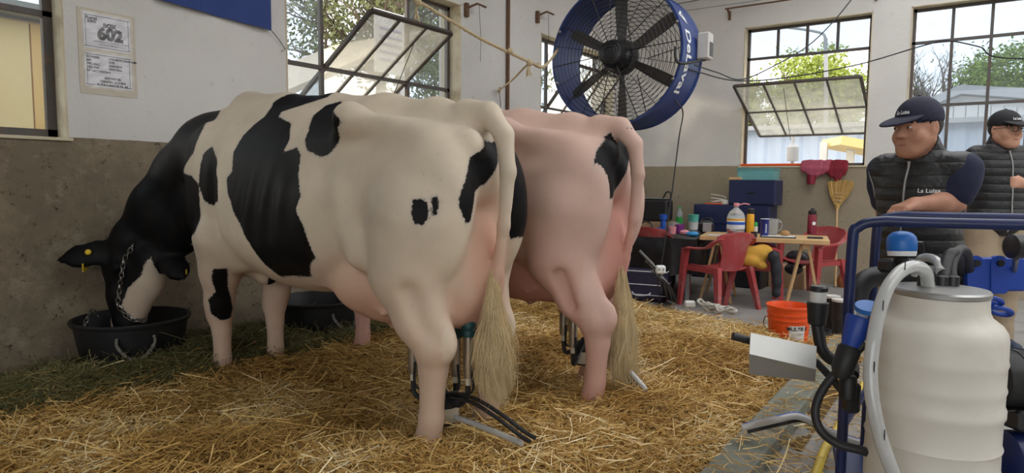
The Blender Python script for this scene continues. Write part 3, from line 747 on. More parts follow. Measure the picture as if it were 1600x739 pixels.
M_coat = coat_mat('spotted_coat', (.70, .60, .47), (.55, .29, .205))
M_coat2 = coat_mat('pinkish_coat', (.66, .49, .41), (.56, .28, .225))
M_hair = mat('tail_hair', (.68, .53, .30), .6, var=.35, scale=9)
M_yellow = mat('yellow_tag', (.85, .58, .02), .4)
M_steel = mat('worn_steel', (.32, .31, .29), .4, .9, var=.25, scale=40)
COW1 = (-2.60, 2.17, .10)
NEAR1 = [((-0.967, -0.296, 0.903), (0.8944, 0.4472, -0.0), (-0.0442, 0.0885, 0.9951), [(0.155, 0.671), (0.184, 0.541), (0.145, 0.401), (0.007, 0.312), (0.14, 0.282), (0.203, 0.229), (0.197, 0.062), (0.183, -0.023), (-0.107, -0.085), (0.06, -0.146), (0.078, -0.233), (-0.117, -0.227), (-0.198, -0.265), (-0.293, -0.264), (-0.297, -0.202), (-0.306, -0.164), (-0.339, -0.202), (-0.366, -0.278), (-0.448, -0.348), (-0.496, -0.463), (-0.371, -0.603), (-0.497, -0.644), (-0.711, -0.346), (-0.719, -0.129), (-0.463, -0.031), (-0.332, 0.213), (-0.104, 0.559), (0.046, 0.735)], 0.6), ((-0.639, -0.309, 1.187), (0.9997, 0.023, -0.0), (-0.0018, 0.078, 0.997), [(-0.011, 0.166), (-0.069, 0.126), (-0.086, 0.041), (-0.092, -0.042), (-0.045, -0.124), (-0.0, -0.142), (0.141, -0.122), (0.125, -0.01), (0.037, 0.108)], 0.15), ((-0.113, -0.253, 1.234), (0.994, 0.1093, -0.0), (-0.0369, 0.3357, 0.9412), [(-0.174, 0.457), (-0.029, 0.481), (0.144, 0.451), (0.155, 0.376), (0.033, 0.344), (-0.08, 0.288), (-0.061, 0.252), (0.07, 0.198), (0.116, 0.109), (0.105, 0.041), (0.183, 0.064), (0.219, 0.027), (0.229, -0.066), (0.274, -0.165), (0.249, -0.221), (0.293, -0.293), (0.313, -0.408), (0.275, -0.43), (0.224, -0.482), (0.013, -0.496), (-0.035, -0.454), (-0.075, -0.386), (-0.175, -0.266), (-0.281, -0.146), (-0.31, -0.069), (-0.264, -0.037), (-0.292, 0.062), (-0.26, 0.151), (-0.183, 0.266), (-0.232, 0.375)], 0.5), ((0.194, -0.25, 1.395), (0.9968, 0.0795, -0.0), (-0.0313, 0.3931, 0.919), [(-0.129, 0.18), (-0.051, 0.209), (0.242, -0.024), (0.148, -0.078), (0.093, -0.124), (0.044, -0.128), (-0.048, -0.096), (-0.082, -0.049), (-0.085, 0.003), (-0.133, 0.107)], 0.14), ((0.877, -0.346, 1.062), (0.7762, 0.6305, -0.0), (-0.0907, 0.1117, 0.9896), [(-0.028, 0.047), (0.008, 0.052), (0.031, 0.032), (0.033, -0.022), (0.009, -0.051), (-0.02, -0.047), (-0.034, -0.01)], 0.1), ((0.917, -0.304, 1.089), (0.7113, 0.7029, -0.0), (-0.1018, 0.103, 0.9895), [(-0.015, 0.029), (0.004, 0.037), (0.014, 0.012), (0.008, -0.037), (-0.011, -0.042)], 0.1), ((0.968, -0.118, 1.177), (0.1244, 0.9922, -0.0), (-0.0582, 0.0073, 0.9983), [(0.094, 0.172), (0.166, 0.169), (0.134, 0.079), (0.09, 0.025), (0.059, -0.008), (0.022, -0.019), (-0.017, -0.04), (-0.05, -0.153), (-0.078, -0.164), (-0.114, -0.101), (-0.116, -0.064), (-0.098, -0.028), (-0.061, 0.035), (-0.031, 0.099)], 0.14), ((-0.713, -0.226, 0.551), (0.6003, 0.7998, -0.0), (0.3458, -0.2596, 0.9017), [(-0.021, 0.17), (0.051, 0.189), (0.042, 0.043), (0.057, -0.101), (0.042, -0.157), (-0.004, -0.145), (-0.05, -0.109), (-0.063, -0.032), (-0.019, 0.03), (-0.035, 0.112)], 0.09), ((-0.529, -0.017, 0.546), (0.8063, 0.5914, -0.0), (0.3274, -0.4464, 0.8328), [(0.058, 0.339), (0.21, 0.355), (-0.055, -0.247), (-0.086, -0.246), (-0.127, -0.201)], 0.12)]
NEAR2 = [((0.866, -0.045, 1.281), (0.587, 0.8096, -0.0), (-0.0976, 0.0708, 0.9927), [(0.019, 0.139), (0.102, 0.158), (0.145, 0.133), (0.16, 0.044), (0.109, -0.043), (0.046, -0.126), (-0.023, -0.196), (-0.083, -0.206), (-0.133, -0.154), (-0.141, -0.062), (-0.099, 0.035), (-0.018, 0.114)], 0.16)]

cow1 = thing('dairy_cow', COW1, 'black and white spotted dairy cow eating from a tub with head down', 'cow')
v1, q1 = cow_body(.0135)
near1 = NEAR1
far1 = [[(-1.1, 1.7), (-.75, 1.7), (-.55, 1.25), (-.7, .95), (-1.1, .95)], [(-.35, 1.75), (.35, 1.75), (.3, 1.2), (.05, .8), (-.35, .85)], [(.70, 1.62), (1.2, 1.62), (1.15, 1.02), (.95, .93), (.74, 1.15)]]
def ex1(v, c):
    nk = np.where((v[:, 0] < -1.0), 1, 0)
    # whole far side of the neck and head is black
    c = np.where((nk > 0) & (v[:, 1] > .02+(v[:, 0]+1.0)*.45) & (v[:, 2] > .55), np.minimum(c, -.03), c)
    # the ears
    ear = ((v[:, 1] < -.42) & (v[:, 2] > .60) & (v[:, 0] < -1.5)) | ((v[:, 0] > -1.27) & (v[:, 0] < -1.05) & (v[:, 2] < .72) & (v[:, 2] > .54) & (v[:, 1] < -.13))
    c = np.where(ear, -.05, c)
    c = np.where((v[:, 0] < -1.10+.12*(1.5-v[:, 2])) & (v[:, 2] > .93-.13*(v[:, 0] < -1.3)), np.minimum(c, -.03), c)
    return np.where(on_tail(v), .3, c)
b = np_mesh('body', v1, q1, M_coat, cow1, cow_attrs(v1, near1, far1, ex1))
tail_switch(cow1, (.985, -.03, .82), .52, .085, M_hair, .02, 3)
# ear tags and chain halter
WL[cow1.name] = Vector((0, 0, 0))
mb = MB(); c = Vector((-1.575, -.515, .748)); nrm = Vector((.80, -.50, .30)).normalized()
mb.lathe([(.016, -.004), (.017, .0), (.012, .007)], 14, c+nrm*.024, nrm); mb.build('ear_tag', M_yellow, cow1)
mb = MB(); mb.box((-1.60, -.53, .665), (.075, .006, .05), Matrix.Rotation(R(-38), 3, 'Z'), .002); mb.build('ear_tag', M_yellow, cow1)
mb = MB(); mb.box((-1.10, -.20, .645), (.03, .005, .03), Matrix.Rotation(R(-38), 3, 'Z'), .002); mb.build('ear_tag', M_yellow, cow1)

# second cow
COW2 = (-2.42, 3.02, .10)
cow2 = thing('dairy_cow', COW2, 'pale pink and white dairy cow with one black rump patch beneath the fan', 'cow')
v2, q2 = cow_body(.0145, False, dxn=.13, dxf=-.10, fxn=.02, fxf=.1)
near2 = NEAR2
def ex2(v, c): return np.where(on_tail(v), .3, np.where(v[:, 0] < -1.0, np.minimum(c, np.where(v[:, 0] < -1.2, -.02, .5)), c))
np_mesh('body', v2, q2, M_coat2, cow2, cow_attrs(v2, near2, [[(-.9, 1.6), (-.3, 1.6), (-.4, .9), (-.8, .9)]], ex2, .25))
tail_switch(cow2, (.975, -.03, .80), .62, .085, M_hair, .03, 5, 6000)

# ---------------------------------------------------------------- straw bed
def vnoise(x, y, seed):
    r_ = np.random.default_rng(seed).random((64, 64))
    xi = np.floor(x).astype(int); yi = np.floor(y).astype(int); fx = x-xi; fy = y-yi; fx = fx*fx*(3-2*fx); fy = fy*fy*(3-2*fy)
    g = lambda a, b: r_[a % 64, b % 64]
    return (g(xi, yi)*(1-fx)+g(xi+1, yi)*fx)*(1-fy)+(g(xi, yi+1)*(1-fx)+g(xi+1, yi+1)*fx)*fy
def straw_h(x, y):
    x = np.asarray(x, float); y = np.asarray(y, float)
    h = .165+.075*(vnoise(x*1.4+3, y*1.4, 11)-.4)+.045*(vnoise(x*3.7, y*3.7, 12)-.5)+.025*(vnoise(x*9, y*9, 13)-.5)
    h = h+.05*np.exp(-((x+2.4)**2/1.2+(y-1.2)**2/.3))            # heap in the foreground
    h = h-.05*np.exp(-((x+4.3)**2/.10))                            # thinner along the wall
    h = h-.07*np.exp(-(((x+2.15)**2+(y-2.38)**2)/.10))             # trodden hollow under the milking units
    h = h-.06*np.exp(-(((x+1.95)**2+(y-3.25)**2)/.10))
    ed = np.clip((-.80-x+.22*(vnoise(y*2.3, x*0+2.5, 14)-.4))/.55, 0, 1)     # fades over the kerb
    h = h*(.10+.90*ed)+.0
    fd = np.clip((5.85-y+.5*(vnoise(x*1.8, x*0+1.5, 15)-.5))/.7, 0, 1)
    return h*fd**.6
SX0, SX1, SY0, SY1 = XL+.01, -.62, .2, 6.2
nx, ny = 190, 300
gx, gy = np.meshgrid(np.linspace(SX0, SX1, nx), np.linspace(SY0, SY1, ny), indexing='ij')
gz = straw_h(gx, gy)-.012
vv = np.stack([gx, gy, gz], -1).reshape(-1, 3)
ii = np.arange(nx*ny).reshape(nx, ny); qq = np.stack([ii[:-1, :-1], ii[1:, :-1], ii[1:, 1:], ii[:-1, 1:]], -1).reshape(-1, 4)
keep = (vv[qq].mean(1)[:, 2] > .006); qq = qq[keep]
used = np.unique(qq); remap = np.full(len(vv), -1); remap[used] = np.arange(len(used)); vv = vv[used]; qq = remap[qq]
M_under = mat('straw_underlayer', (.12, .07, .022), .95, var=.5, scale=60, bump=.8, bscale=90)  # dark base colour puts shade into the gaps between strands
bed = np_mesh('straw_bedding', vv-np.array((-2.6, 3, 0)), qq, M_under, None, kind='stuff'); bed.location = (-2.6, 3, 0)
tag(bed, 'golden straw bedding spread over the stall floor', 'straw')
def strand_mat(name, stops, rough=.55):
    m = bpy.data.materials.new(name); m.use_nodes = True; n = m.node_tree; B = n.nodes['Principled BSDF']; L = n.links
    a = n.nodes.new('ShaderNodeAttribute'); a.attribute_name = 'tone'; r = n.nodes.new('ShaderNodeValToRGB'); L.new(a.outputs['Fac'], r.inputs[0])
    el = r.color_ramp.elements; el[0].position = 0; el[0].color = (*stops[0][1], 1); el[1].position = 1; el[1].color = (*stops[-1][1], 1)
    for p, c in stops[1:-1]: q = el.new(p); q.color = (*c, 1)
    L.new(r.outputs[0], B.inputs['Base Color']); B.inputs['Roughness'].default_value = rough; B.inputs['Specular IOR Level'].default_value = .4
    return m
M_straw = strand_mat('straw', [(0, (.16, .085, .02)), (.25, (.40, .23, .06)), (.55, (.66, .42, .13)), (.8, (.84, .62, .26)), (1, (.95, .82, .52))])
M_hay = strand_mat('green_hay', [(0, (.045, .045, .015)), (.5, (.13, .13, .045)), (.85, (.24, .22, .09)), (1, (.40, .34, .16))])
def strands(name, x, y, ln, rad, seg, m, label, cat, lift=.02, seed=1, tilt=.35, tone_b=(2.2, 2.2), parent=None, zf=straw_h):
    rn = np.random.default_rng(seed); n = len(x); az = rn.random(n)*2*math.pi; el_ = rn.normal(size=n)*tilt
    d = np.stack([np.cos(az)*np.cos(el_), np.sin(az)*np.cos(el_), np.sin(el_)], -1)
    side = np.stack([-np.sin(az), np.cos(az), 0*az], -1); cur = rn.normal(size=n)*.22
    K = seg+1; t = np.linspace(-.5, .5, K)
    C_ = np.stack([x, y, 0*x], -1)[:, None]+d[:, None]*ln[:, None, None]*t[None, :, None]+side[:, None]*(cur*ln)[:, None, None]*(t[None, :, None]**2-.1)
    hz = zf(x, y); up_ = np.abs(rn.normal(size=n))*lift
    C_[..., 2] += (hz+up_)[:, None]-(cur*ln*.4)[:, None]*(t[None]**2)
    C_[..., 0] = np.maximum(C_[..., 0], XL+.006)
    low = .5*zf(C_[..., 0], C_[..., 1])+.004; C_[..., 2] = np.maximum(C_[..., 2], low)
    e1 = side; e2 = np.cross(d, side); vs = []
    for k in range(3):
        an = 2.094*k; vs.append(C_+(e1[:, None]*math.cos(an)+e2[:, None]*math.sin(an))*rad[:, None, None])
    VV = np.stack(vs, 2).reshape(-1, 3); b0 = (np.arange(n)*K*3)[:, None, None]; i = np.arange(seg)[None, :, None]*3; k = np.arange(3)[None, None]
    A = b0+i+k; B = b0+i+(k+1) % 3; Q = np.stack([A, B, B+3, A+3], -1).reshape(-1, 4)
    tone = np.repeat(np.clip(rn.beta(*tone_b, n)*(.55+.95*vnoise(x*3.1+5, y*3.1, 41)**1.2*1.0+.0), 0, 1), K*3)
    o = np_mesh(name, VV-np.array((-2.6, 3, 0)), Q, m, None, {'tone': tone}, smooth=False, kind='stuff'); o.location = (-2.6, 3, 0)
    if parent is not None: o.parent = parent; o.location = (0, 0, 0)
    else: tag(o, label, cat)
    return o
def scatter(n, seed, lo=SY0, hi=SY1, near=2.0):
    """points on the bed, denser towards the viewer's side"""
    rn = np.random.default_rng(seed); x = rn.uniform(SX0+.02, SX1, n*3); y = rn.uniform(lo, hi, n*3)
    D = np.hypot(x, y); p = np.clip((near/D)**1.6, .04, 1); k = rn.random(n*3) < p
    return x[k][:n], y[k][:n]
def nolegs(x, y):
    return straw_h(x, y) > .02
x, y = scatter(130000, 21); k = nolegs(x, y); x, y = x[k], y[k]; rn = np.random.default_rng(5)
hay_p = np.clip((-3.55-x+.5*(vnoise(x*2, y*2, 17)-.5))/.25, 0, 1)*(y > 1.0)*(y < 4.4)
hm = rn.random(len(x)) < hay_p
strands('straw', x[~hm], y[~hm], .05+.13*rn.random((~hm).sum())**1.6, .0011+.0012*rn.random((~hm).sum()), 2, M_straw, None, None, .022, 31, .30, parent=bed)
x2, y2 = scatter(4200, 22); strands('straw', x2, y2, .14+.16*rn.random(len(x2)), .0016+.0014*rn.random(len(x2)), 4, M_straw, None, None, .03, 32, .22, (4, 1.6), parent=bed)
xh = np.concatenate([x[hm], rn.uniform(XL+.03, -3.35, 26000)]); yh = np.concatenate([y[hm], rn.uniform(1.0, 4.4, 26000)])
strands('green_hay', xh, yh, .06+.14*rn.random(len(xh)), .0010+.0010*rn.random(len(xh)), 2, M_hay, 'dark green hay piled along the wall around the tubs', 'hay', .04, 33, .45)
# loose straw on the concrete by the kerb
xk = rn.uniform(-.95, -.35, 900); yk = rn.uniform(2.0, 5.6, 900)
strands('straw', xk, yk, .05+.12*rn.random(900), .0012+.001*rn.random(900), 2, M_straw, None, None, .004, 34, .06, parent=bed, zf=lambda a, b: np.maximum(straw_h(a, b), .004)+np.where((np.abs(a+.78) < .09), .10, 0))
M_kerb = mat('mossy_concrete', (.22, .235, .20), .85, var=.25, scale=8, bump=.4, stain=(.10, .12, .08), stain_scale=4, stain_amt=.6)
root = thing('kerb', (-.79, 4.6, 0), 'mossy concrete kerb along the right edge of the straw', 'kerb')
for i in range(5): MB().box((-.79, 2.75+i*.95, .048), (.17, .94, .104), None, .012).build('kerb_block', M_kerb, root, smooth=False)

# ---------------------------------------------------------------- lettering helper
def text_geo(s, size, bold=0., align='CENTER', space=1.0):
    cu = bpy.data.curves.new('t', 'FONT'); cu.body = s; cu.size = size; cu.align_x = align; cu.align_y = 'CENTER'; cu.offset = bold; cu.resolution_u = 3; cu.space_character = space
    ob = bpy.data.objects.new('t', cu); COL.objects.link(ob); dg = bpy.context.evaluated_depsgraph_get()
    me = bpy.data.meshes.new_from_object(ob.evaluated_get(dg)); vs = [v.co.copy() for v in me.vertices]; fs = [tuple(p.vertices) for p in me.polygons]
    bpy.data.objects.remove(ob); bpy.data.curves.remove(cu); bpy.data.meshes.remove(me); return vs, fs
def put_text(mb, s, size, o, ux, uy, bold=0., align='CENTER', space=1.0):
    vs, fs = text_geo(s, size, bold, align, space); o = Vector(o); mb.add([o+Vector(ux)*v.x+Vector(uy)*v.y for v in vs], fs); return mb
M_ink = mat('black_ink', (.02, .02, .025), .6); M_paper = mat('white_paper', (.70, .69, .74), .7, var=.04)
M_black = mat('black_rubber', (.016, .016, .018), .5, var=.3, scale=30)
M_blackp = mat('black_plastic', (.022, .022, .025), .35, var=.2)
M_wire = mat('black_wire', (.012, .012, .013), .45)
M_rope = mat('rope_fibre', (.66, .54, .34), .9, var=.3, scale=60, bump=.6, bscale=160)
M_ropew = mat('grey_rope', (.24, .23, .20), .9, var=.3, scale=60, bump=.6, bscale=160)
M_bluep = mat('fan_blue_paint', (.016, .046, .20), .35, var=.15, scale=6, stain=(.10, .13, .22), stain_scale=6, stain_amt=.3)
M_whitel = mat('white_lettering', (.85, .87, .88), .5, var=.03)
M_greyb = mat('grey_plastic', (.62, .60, .57), .5)
M_blade = mat('fan_blade_grey', (.075, .072, .07), .5, var=.2)
M_rust = mat('rusty_iron', (.16, .085, .05), .8, var=.4, scale=30)
# ---------------------------------------------------------------- fan
FD = 5.75; FC = at(959, 85, FD); tc_ = (CAM-FC).normalized()
AX = (-FW*math.cos(R(34))-RT*math.sin(R(34))-UP*.06).normalized()       # axis towards the room
FX = AX.cross(Vector((0, 0, 1))).normalized()*-1; FY = FX.cross(AX)*-1
if FX.dot(RT) < 0: FX = -FX
FY = AX.cross(FX); 
if FY.z < 0: FY = -FY
def FP(r, a, d): return FC+FX*(r*math.cos(a))+FY*(r*math.sin(a))+AX*d
FR, FDP = .615, .50
fan = thing('barn_fan', FC-Vector((0, 0, FR)), 'large blue drum barn fan hanging above the pale cow', 'fan')
def ring_prof(mb, prof, n=64):
    b = len(mb.v)
    for (r, d) in prof:
        for k in range(n): mb.v.append(FP(r, 2*math.pi*k/n, d))
    m = len(prof)
    for i in range(m):
        for k in range(n): mb.f.append((b+i*n+k, b+i*n+(k+1) % n, b+((i+1) % m)*n+(k+1) % n, b+((i+1) % m)*n+k))
mb = MB(); ring_prof(mb, [(FR-.008, 0), (FR-.008, -FDP), (FR+.012, -FDP), (FR+.012, -FDP+.012), (FR, -FDP+.02), (FR, -.02), (FR+.012, -.012), (FR+.012, .0)]); mb.build('drum', M_bluep, fan)
for d in (0.0, -FDP):
    mb = MB()
    for i in range(13):
        r = .16+(FR-.17)*i/12; mb.tube([FP(r, 2*math.pi*k/48, d+.03*(1-i/12)) for k in range(48)], .0028, 4, closed=True)
    for k in range(20 if d == 0 else 8):
        a = 2*math.pi*(k+.3)/(20 if d == 0 else 8); mb.tube([FP(.12, a, d+.034), FP(FR, a, d)], .0046 if k % 2 == 0 else .0026, 5)
    mb.build('wire_guard', M_wire, fan)
for k in range(6):
    a0 = R(92+60*k); mb = MB(); vs = []
    for i, (r, wd, tw) in enumerate([(.12, .035, 38), (.25, .046, 30), (.40, .054, 22), (.52, .054, 17), (.575, .04, 15)]):
        for sgn in (-1, 1):
            da = sgn*wd/r; tn = (FX*-math.sin(a0)+FY*math.cos(a0)); c = FP(r, a0, -.17)+tn*(sgn*wd*math.cos(R(tw)))+AX*(sgn*wd*math.sin(R(tw))); vs += [c+AX*.003, c-AX*.003]
    fs = []
    for i in range(4):
        b0, b1 = i*4, (i+1)*4; fs += [(b0, b0+2, b1+2, b1), (b0+1, b1+1, b1+3, b0+3), (b0, b1, b1+1, b0+1), (b0+2, b0+3, b1+3, b1+2)]
    fs += [(0, 1, 3, 2), (16, 18, 19, 17)]; mb.add(vs, fs); mb.build('blade', M_blade, fan)
mb = MB(); mb.lathe([(.02, .10), (.07, .098), (.105, .08), (.125, .03), (.13, -.10), (.11, -.13), (.11, -.26), (.06, -.30)], 28, FC, AX); mot = mb.build('motor', M_blackp, fan)
mb = MB(); mb.lathe([(.14, -.12), (.155, -.14), (.155, -.20), (.14, -.22)], 28, FC, AX); mb.build('hub', M_blade, fan)
mb = MB()
for k in range(3): mb.tube([FP(.05+.025*k, 2*math.pi*j/24, .103-.006*k) for j in range(24)], .003, 4, closed=True)
mb.build('vent_ring', M_wire, mot)
for k in range(8):
    a = R(20+45*k); mb = MB(); mb.lathe([(.014, -.01), (.014, .012), (.008, .018)], 10, FP(FR-.01, a, .004), AX); mb.build('bolt', M_steel, fan)
# lettering wrapped on the outside of the drum
mb = MB(); vs, fs = text_geo('DeLaval', .165, .004, 'LEFT', 1.05)
mb.add([FP(FR+.003, R(17)-v.x/FR, -.17-v.y) for v in vs], fs); mb.build('lettering', M_whitel, fan)
mb = MB(); tri = [(-.02, .0), (.10, -.065), (.10, .065)]
def LG(t, d): return FP(FR+.003, R(36)-t/FR, -.17-d)
vs = []
for i in range(13):
    t_ = .012*i; tip = .07-.135*(1-abs(t_-.072)/.072); vs += [LG(t_, .07), LG(t_, tip)]
mb.add(vs, [(2*i, 2*i+1, 2*i+3, 2*i+2) for i in range(12)]); em = mb.build('emblem', M_whitel, fan)
mb = MB(); arc = []
for k in range(13):
    a = R(60+k*20); arc.append((.072+.030*math.cos(a), .028+.030*math.sin(a), .072+.017*math.cos(a), .028+.017*math.sin(a)))
vs = []
for q in arc: vs += [FP(FR+.006, R(36)-q[0]/FR, -.17-q[1]), FP(FR+.006, R(36)-q[2]/FR, -.17-q[3])]
mb.add(vs, [(2*i, 2*i+1, 2*i+3, 2*i+2) for i in range(12)]); mb.build('emblem_mark', M_bluep, em)
# junction box on the rim
bp_ = FP(FR+.06, R(6), -.42); m3 = Matrix((FX, AX, FY)).transposed()
mb = MB(); mb.box(bp_, (.11, .12, .23), m3, .012); jb = mb.build('junction_box', M_greyb, fan)
mb = MB(); mb.box(bp_+AX*.0+FX*.056+FY*-.03, (.006, .09, .12), m3, .002); mb.build('cover_plate', M_blade, jb)
mb = MB(); mb.tube(catmull([FP(FR-.05, R(0), .02), FP(FR-.02, R(-10), .05), FP(FR+.02, R(-12), -.02), bp_-FY*.115], 6), .012, 7); mb.build('conduit', M_black, fan)
for a in (62, 118):
    p = FP(FR+.01, R(a), -.25); chain_links(MB(), [p, Vector((p.x, p.y, ZR))], .05, .004, .013).build('hanging_chain', M_steel, fan)
# ---------------------------------------------------------------- cables, cords and ropes
def cord(name, pts, r, m, label, cat, n=8, sides=6, parent=None):
    return MB().tube(catmull(pts, n), r, sides).build(name, m, parent, label, cat)
cord('power_cable', [at(1084, 101, 5.7), at(1120, 113, 6.2), at(1160, 124, 6.8), at(1215, 100, 7.2), at(1262, 72, 7.5), at(1300, 36, 7.7), at(1336, -8, 7.8), Vector((-.9, 8.9, 4.1)), Vector((-.6, YB-.04, 4.5))], .007, M_wire, 'black cable running from the fan box up across the tilted window', 'cable')
cord('power_cable', [FP(FR+.014, R(-14), -.2), at(1150, 126, 6.5), at(1230, 121, 7.2), at(1340, 101, 7.4), at(1440, 72, 7.3), at(1480, 64, 7.2), at(1530, 73, 7.0), at(1600, 92, 6.7), Vector((2.5, 7.0, 2.2)), Vector((XR-.02, 6, 2.4))], .007, M_wire, 'long black cable drooping past both back windows from the fan rim', 'cable')
dc = thing('drop_cord', at(1030, 462, 5.9), 'thin black cord hanging from the fan to a white plug', 'cord')
cord('cable', [FP(FR+.01, R(-40), -.25), at(1067, 175, 5.9), at(1061, 215, 5.9), at(1050, 300, 5.9), at(1038, 385, 5.9), at(1033, 414, 5.9)], .006, M_wire, None, None, parent=dc)
mb = MB(); mb.box(at(1032, 421, 5.9), (.085, .06, .075), Matrix.Rotation(R(35), 3, 'Z'), .012); pl = mb.build('plug', M_whitel, dc)
for dx in (-.02, .02): MB().tube([at(1032, 421, 5.9)+RT*dx-FW*.034, at(1032, 421, 5.9)+RT*dx-FW*.04], .006, 8).build('socket_hole', M_wire, pl)
cord('cable', [at(1031, 428, 5.9), at(1028, 445, 5.92), at(1030, 462, 5.95), Vector((at(1030, 470, 6).x, at(1030, 470, 6).y, .02))], .005, M_wire, None, None, parent=dc)
ra = [at(612, -22, 4.6), at(655, 3, 4.75), at(700, 30, 4.95), at(750, 60, 5.15), at(795, 82, 5.3), at(828, 97, 5.45), at(850, 104, 5.55), FP(FR+.016, R(168), -.1)]
rope = thing('tie_rope', ra[1], 'pale knotted rope stretched from above the window to the fan', 'rope')
mb = MB(); base = catmull(ra, 14)
for s_ in range(3):
    pts = []
    for i, p in enumerate(base):
        a = i*.9+s_*2.094; pts.append(p+Vector((math.cos(a)*.006, math.sin(a)*.006, math.cos(a+1)*.006)))
    mb.tube(pts, .0075, 5)
mb.build('strand', M_rope, rope)
for (px, py, D, sc) in ((653, 3, 4.75, 1.3), (797, 80, 5.3, 1.1), (827, 98, 5.45, 1.2), (842, 102, 5.5, .9)):
    c = at(px, py, D); mb = MB()
    for k in range(3): 
        ax = [Vector((1, .3, .2)), Vector((.2, 1, .4)), Vector((.4, .1, 1))][k].normalized(); o = ax.orthogonal().normalized(); o2 = ax.cross(o)
        mb.tube([c+(o*math.cos(t*.628)+o2*math.sin(t*.628))*.018*sc for t in range(10)], .009*sc, 5, closed=True)
    mb.build('knot', M_rope, rope)
for (px, py, D) in ((651, 14, 4.75), (826, 104, 5.45)):
    mb = MB(); c = at(px, py-6, D)
    for k in range(16): mb.tube([c, c+Vector((random.uniform(-.012, .012), random.uniform(-.012, .012), -.05)), c+Vector((random.uniform(-.025, .025), random.uniform(-.025, .025), random.uniform(-.09, -.12)))], .003, 4)
    mb.build('frayed_end', M_rope, rope)
hk = onx(780, 141, XL+.05)
cord('tie_rope', [at(826, 99, 5.45), at(815, 110, 5.7), at(798, 127, 6.3), hk], .009, M_rope, 'short slanting rope tied from the long rope to the wall hook', 'rope')
hkt = thing('wall_hook', onx(780, 146, XL), 'small rusty hook on the wall holding the short rope', 'hook')
MB().tube([onx(780, 143, XL+.001), hk, hk+Vector((.01, 0, .03))], .008, 6).build('shank', M_rust, hkt); MB().ell(hk, (.022, .022, .022), 10, 6).build('knot', M_rope, hkt)
MB().tube([hk, onx(782, 160, XL+.02), onx(782, 200, XL+.02)], .005, 5).build('tail_end', M_ropew, hkt)
a = onx(794, 60, XL+.022)
MB().tube([(a.x, a.y, 4.6), (a.x, a.y, 1.0)], .020, 10).build('conduit_pipe', M_rust, None, 'rusty brown vertical pipe on the wall between the left windows', 'pipe')
for (px, py, lab) in ((727, 16, 'rusty bracket on the wall beside the window above the spotted cow'), (838, 27, 'rusty bracket on the wall to the left of the fan')):
    c = onx(px, py, XL+.0); r_ = thing('wall_bracket', c-Vector((0, 0, .08)), lab, 'bracket')
    MB().box(c+Vector((.02, 0, 0)), (.04, .05, .14), None, .006).build('plate', M_rust, r_)
    MB().tube([c+Vector((.03, 0, .02)), c+Vector((.12, .05, .06)), c+Vector((.13, .18, .05))], .012, 6).build('arm', M_rust, r_)
    MB().tube(catmull([c+Vector((.12, .08, .055)), c+Vector((.10, .12, -.12)), c+Vector((.08, .16, -.30)), c+Vector((.05, .19, -.5))], 4), .003, 4).build('loose_wire', M_wire, r_)
# curtain rod and thin wires above the back windows
cr_ = thing('curtain_rod', ony(1136, 24, YB-.1), 'thin brown curtain rod above the tilted back window', 'rod')
p0 = ony(1133, 14, YB-.12); p1 = Vector((p0.x+1.9, p0.y, p0.z)); MB().tube([p0, p1], .011, 8).build('rod', M_rust, cr_)
for p in (p0+Vector((.03, 0, 0)), p1-Vector((.1, 0, 0))): MB().bar(p+Vector((0, .12, -.05)), p, .022, .022).build('bracket', M_rust, cr_); MB().box(p+Vector((0, .11, -.07)), (.03, .018, .12)).build('plate', M_rust, cr_)
p0 = ony(1040, 21, YB-.05); cord('wall_wire', [Vector((XL+.02, YB-.05, p0.z)), p0, Vector((0, YB-.05, p0.z-.02)), Vector((XR-.02, YB-.05, p0.z))], .003, M_wire, 'thin wire strung along the back wall above the windows', 'wire')
p0 = ony(1075, 3, YB-.08); cord('wall_wire', [Vector((XL+.02, YB-.08, p0.z)), p0, Vector((p0.x+.5, YB-.08, p0.z+.03)), Vector((p0.x+1.0, YB-.02, p0.z+.1))], .005, M_wire, 'dark wire high on the back wall just right of the fan', 'wire')
# ---------------------------------------------------------------- blue banner and stall notice
M_cloth = mat('blue_banner_cloth', (.035, .065, .24), .85, var=.12, scale=8, bump=.2, bscale=200)
pa = onx(247, -1, XL+.035); pb = onx(424.5, 48, XL+.035); n = 24; vs = []
for i in range(n+1):
    t = i/n; p = pa.lerp(pb, t); wv = .010*math.sin(t*9)+.006*math.sin(t*23)
    for j in range(5): vs.append((XL+.03+wv*(1-j/4)+.004, p.y, p.z+(3.55-p.z)*j/4))
nb = len(vs); vs += [(x-.004, y, z) for (x, y, z) in vs]
fs = []
for i in range(n):
    for j in range(4): a = i*5+j; fs += [(a, a+5, a+6, a+1), (nb+a, nb+a+1, nb+a+6, nb+a+5)]
for j in range(4): fs += [(j, j+1, nb+j+1, nb+j), (n*5+j, nb+n*5+j, nb+n*5+j+1, n*5+j+1)]
for i in range(n): fs += [(i*5, nb+i*5, nb+i*5+5, i*5+5), (i*5+4, i*5+9, nb+i*5+9, nb+i*5+4)]
bn = thing('wall_banner', (XL+.03, (pa.y+pb.y)/2, pb.z), 'dark blue cloth banner hung on the left wall', 'banner')
MB().add(vs, fs).build('cloth', M_cloth, bn)
MB().tube([pb, onx(436, 62, XL+.02), onx(446, 77, XL+.015), onx(440, 80, XL+.02)], .003, 5).build('tie_cord', M_wire, bn)
no_ = thing('stall_notice', onx(170, 140, XL+.003), 'white printed stall sheet numbered 602 in clear plastic sleeves', 'notice')
M_sleeve = glass('clear_sleeve', dirt=.03, gloss=.07, rough=.15); M_tape = mat('yellowed_tape', (.60, .54, .44), .6)
c = onx(168, 80, XL); uy = Vector((0, 0, 1)); ux = Vector((0, 1, 0))
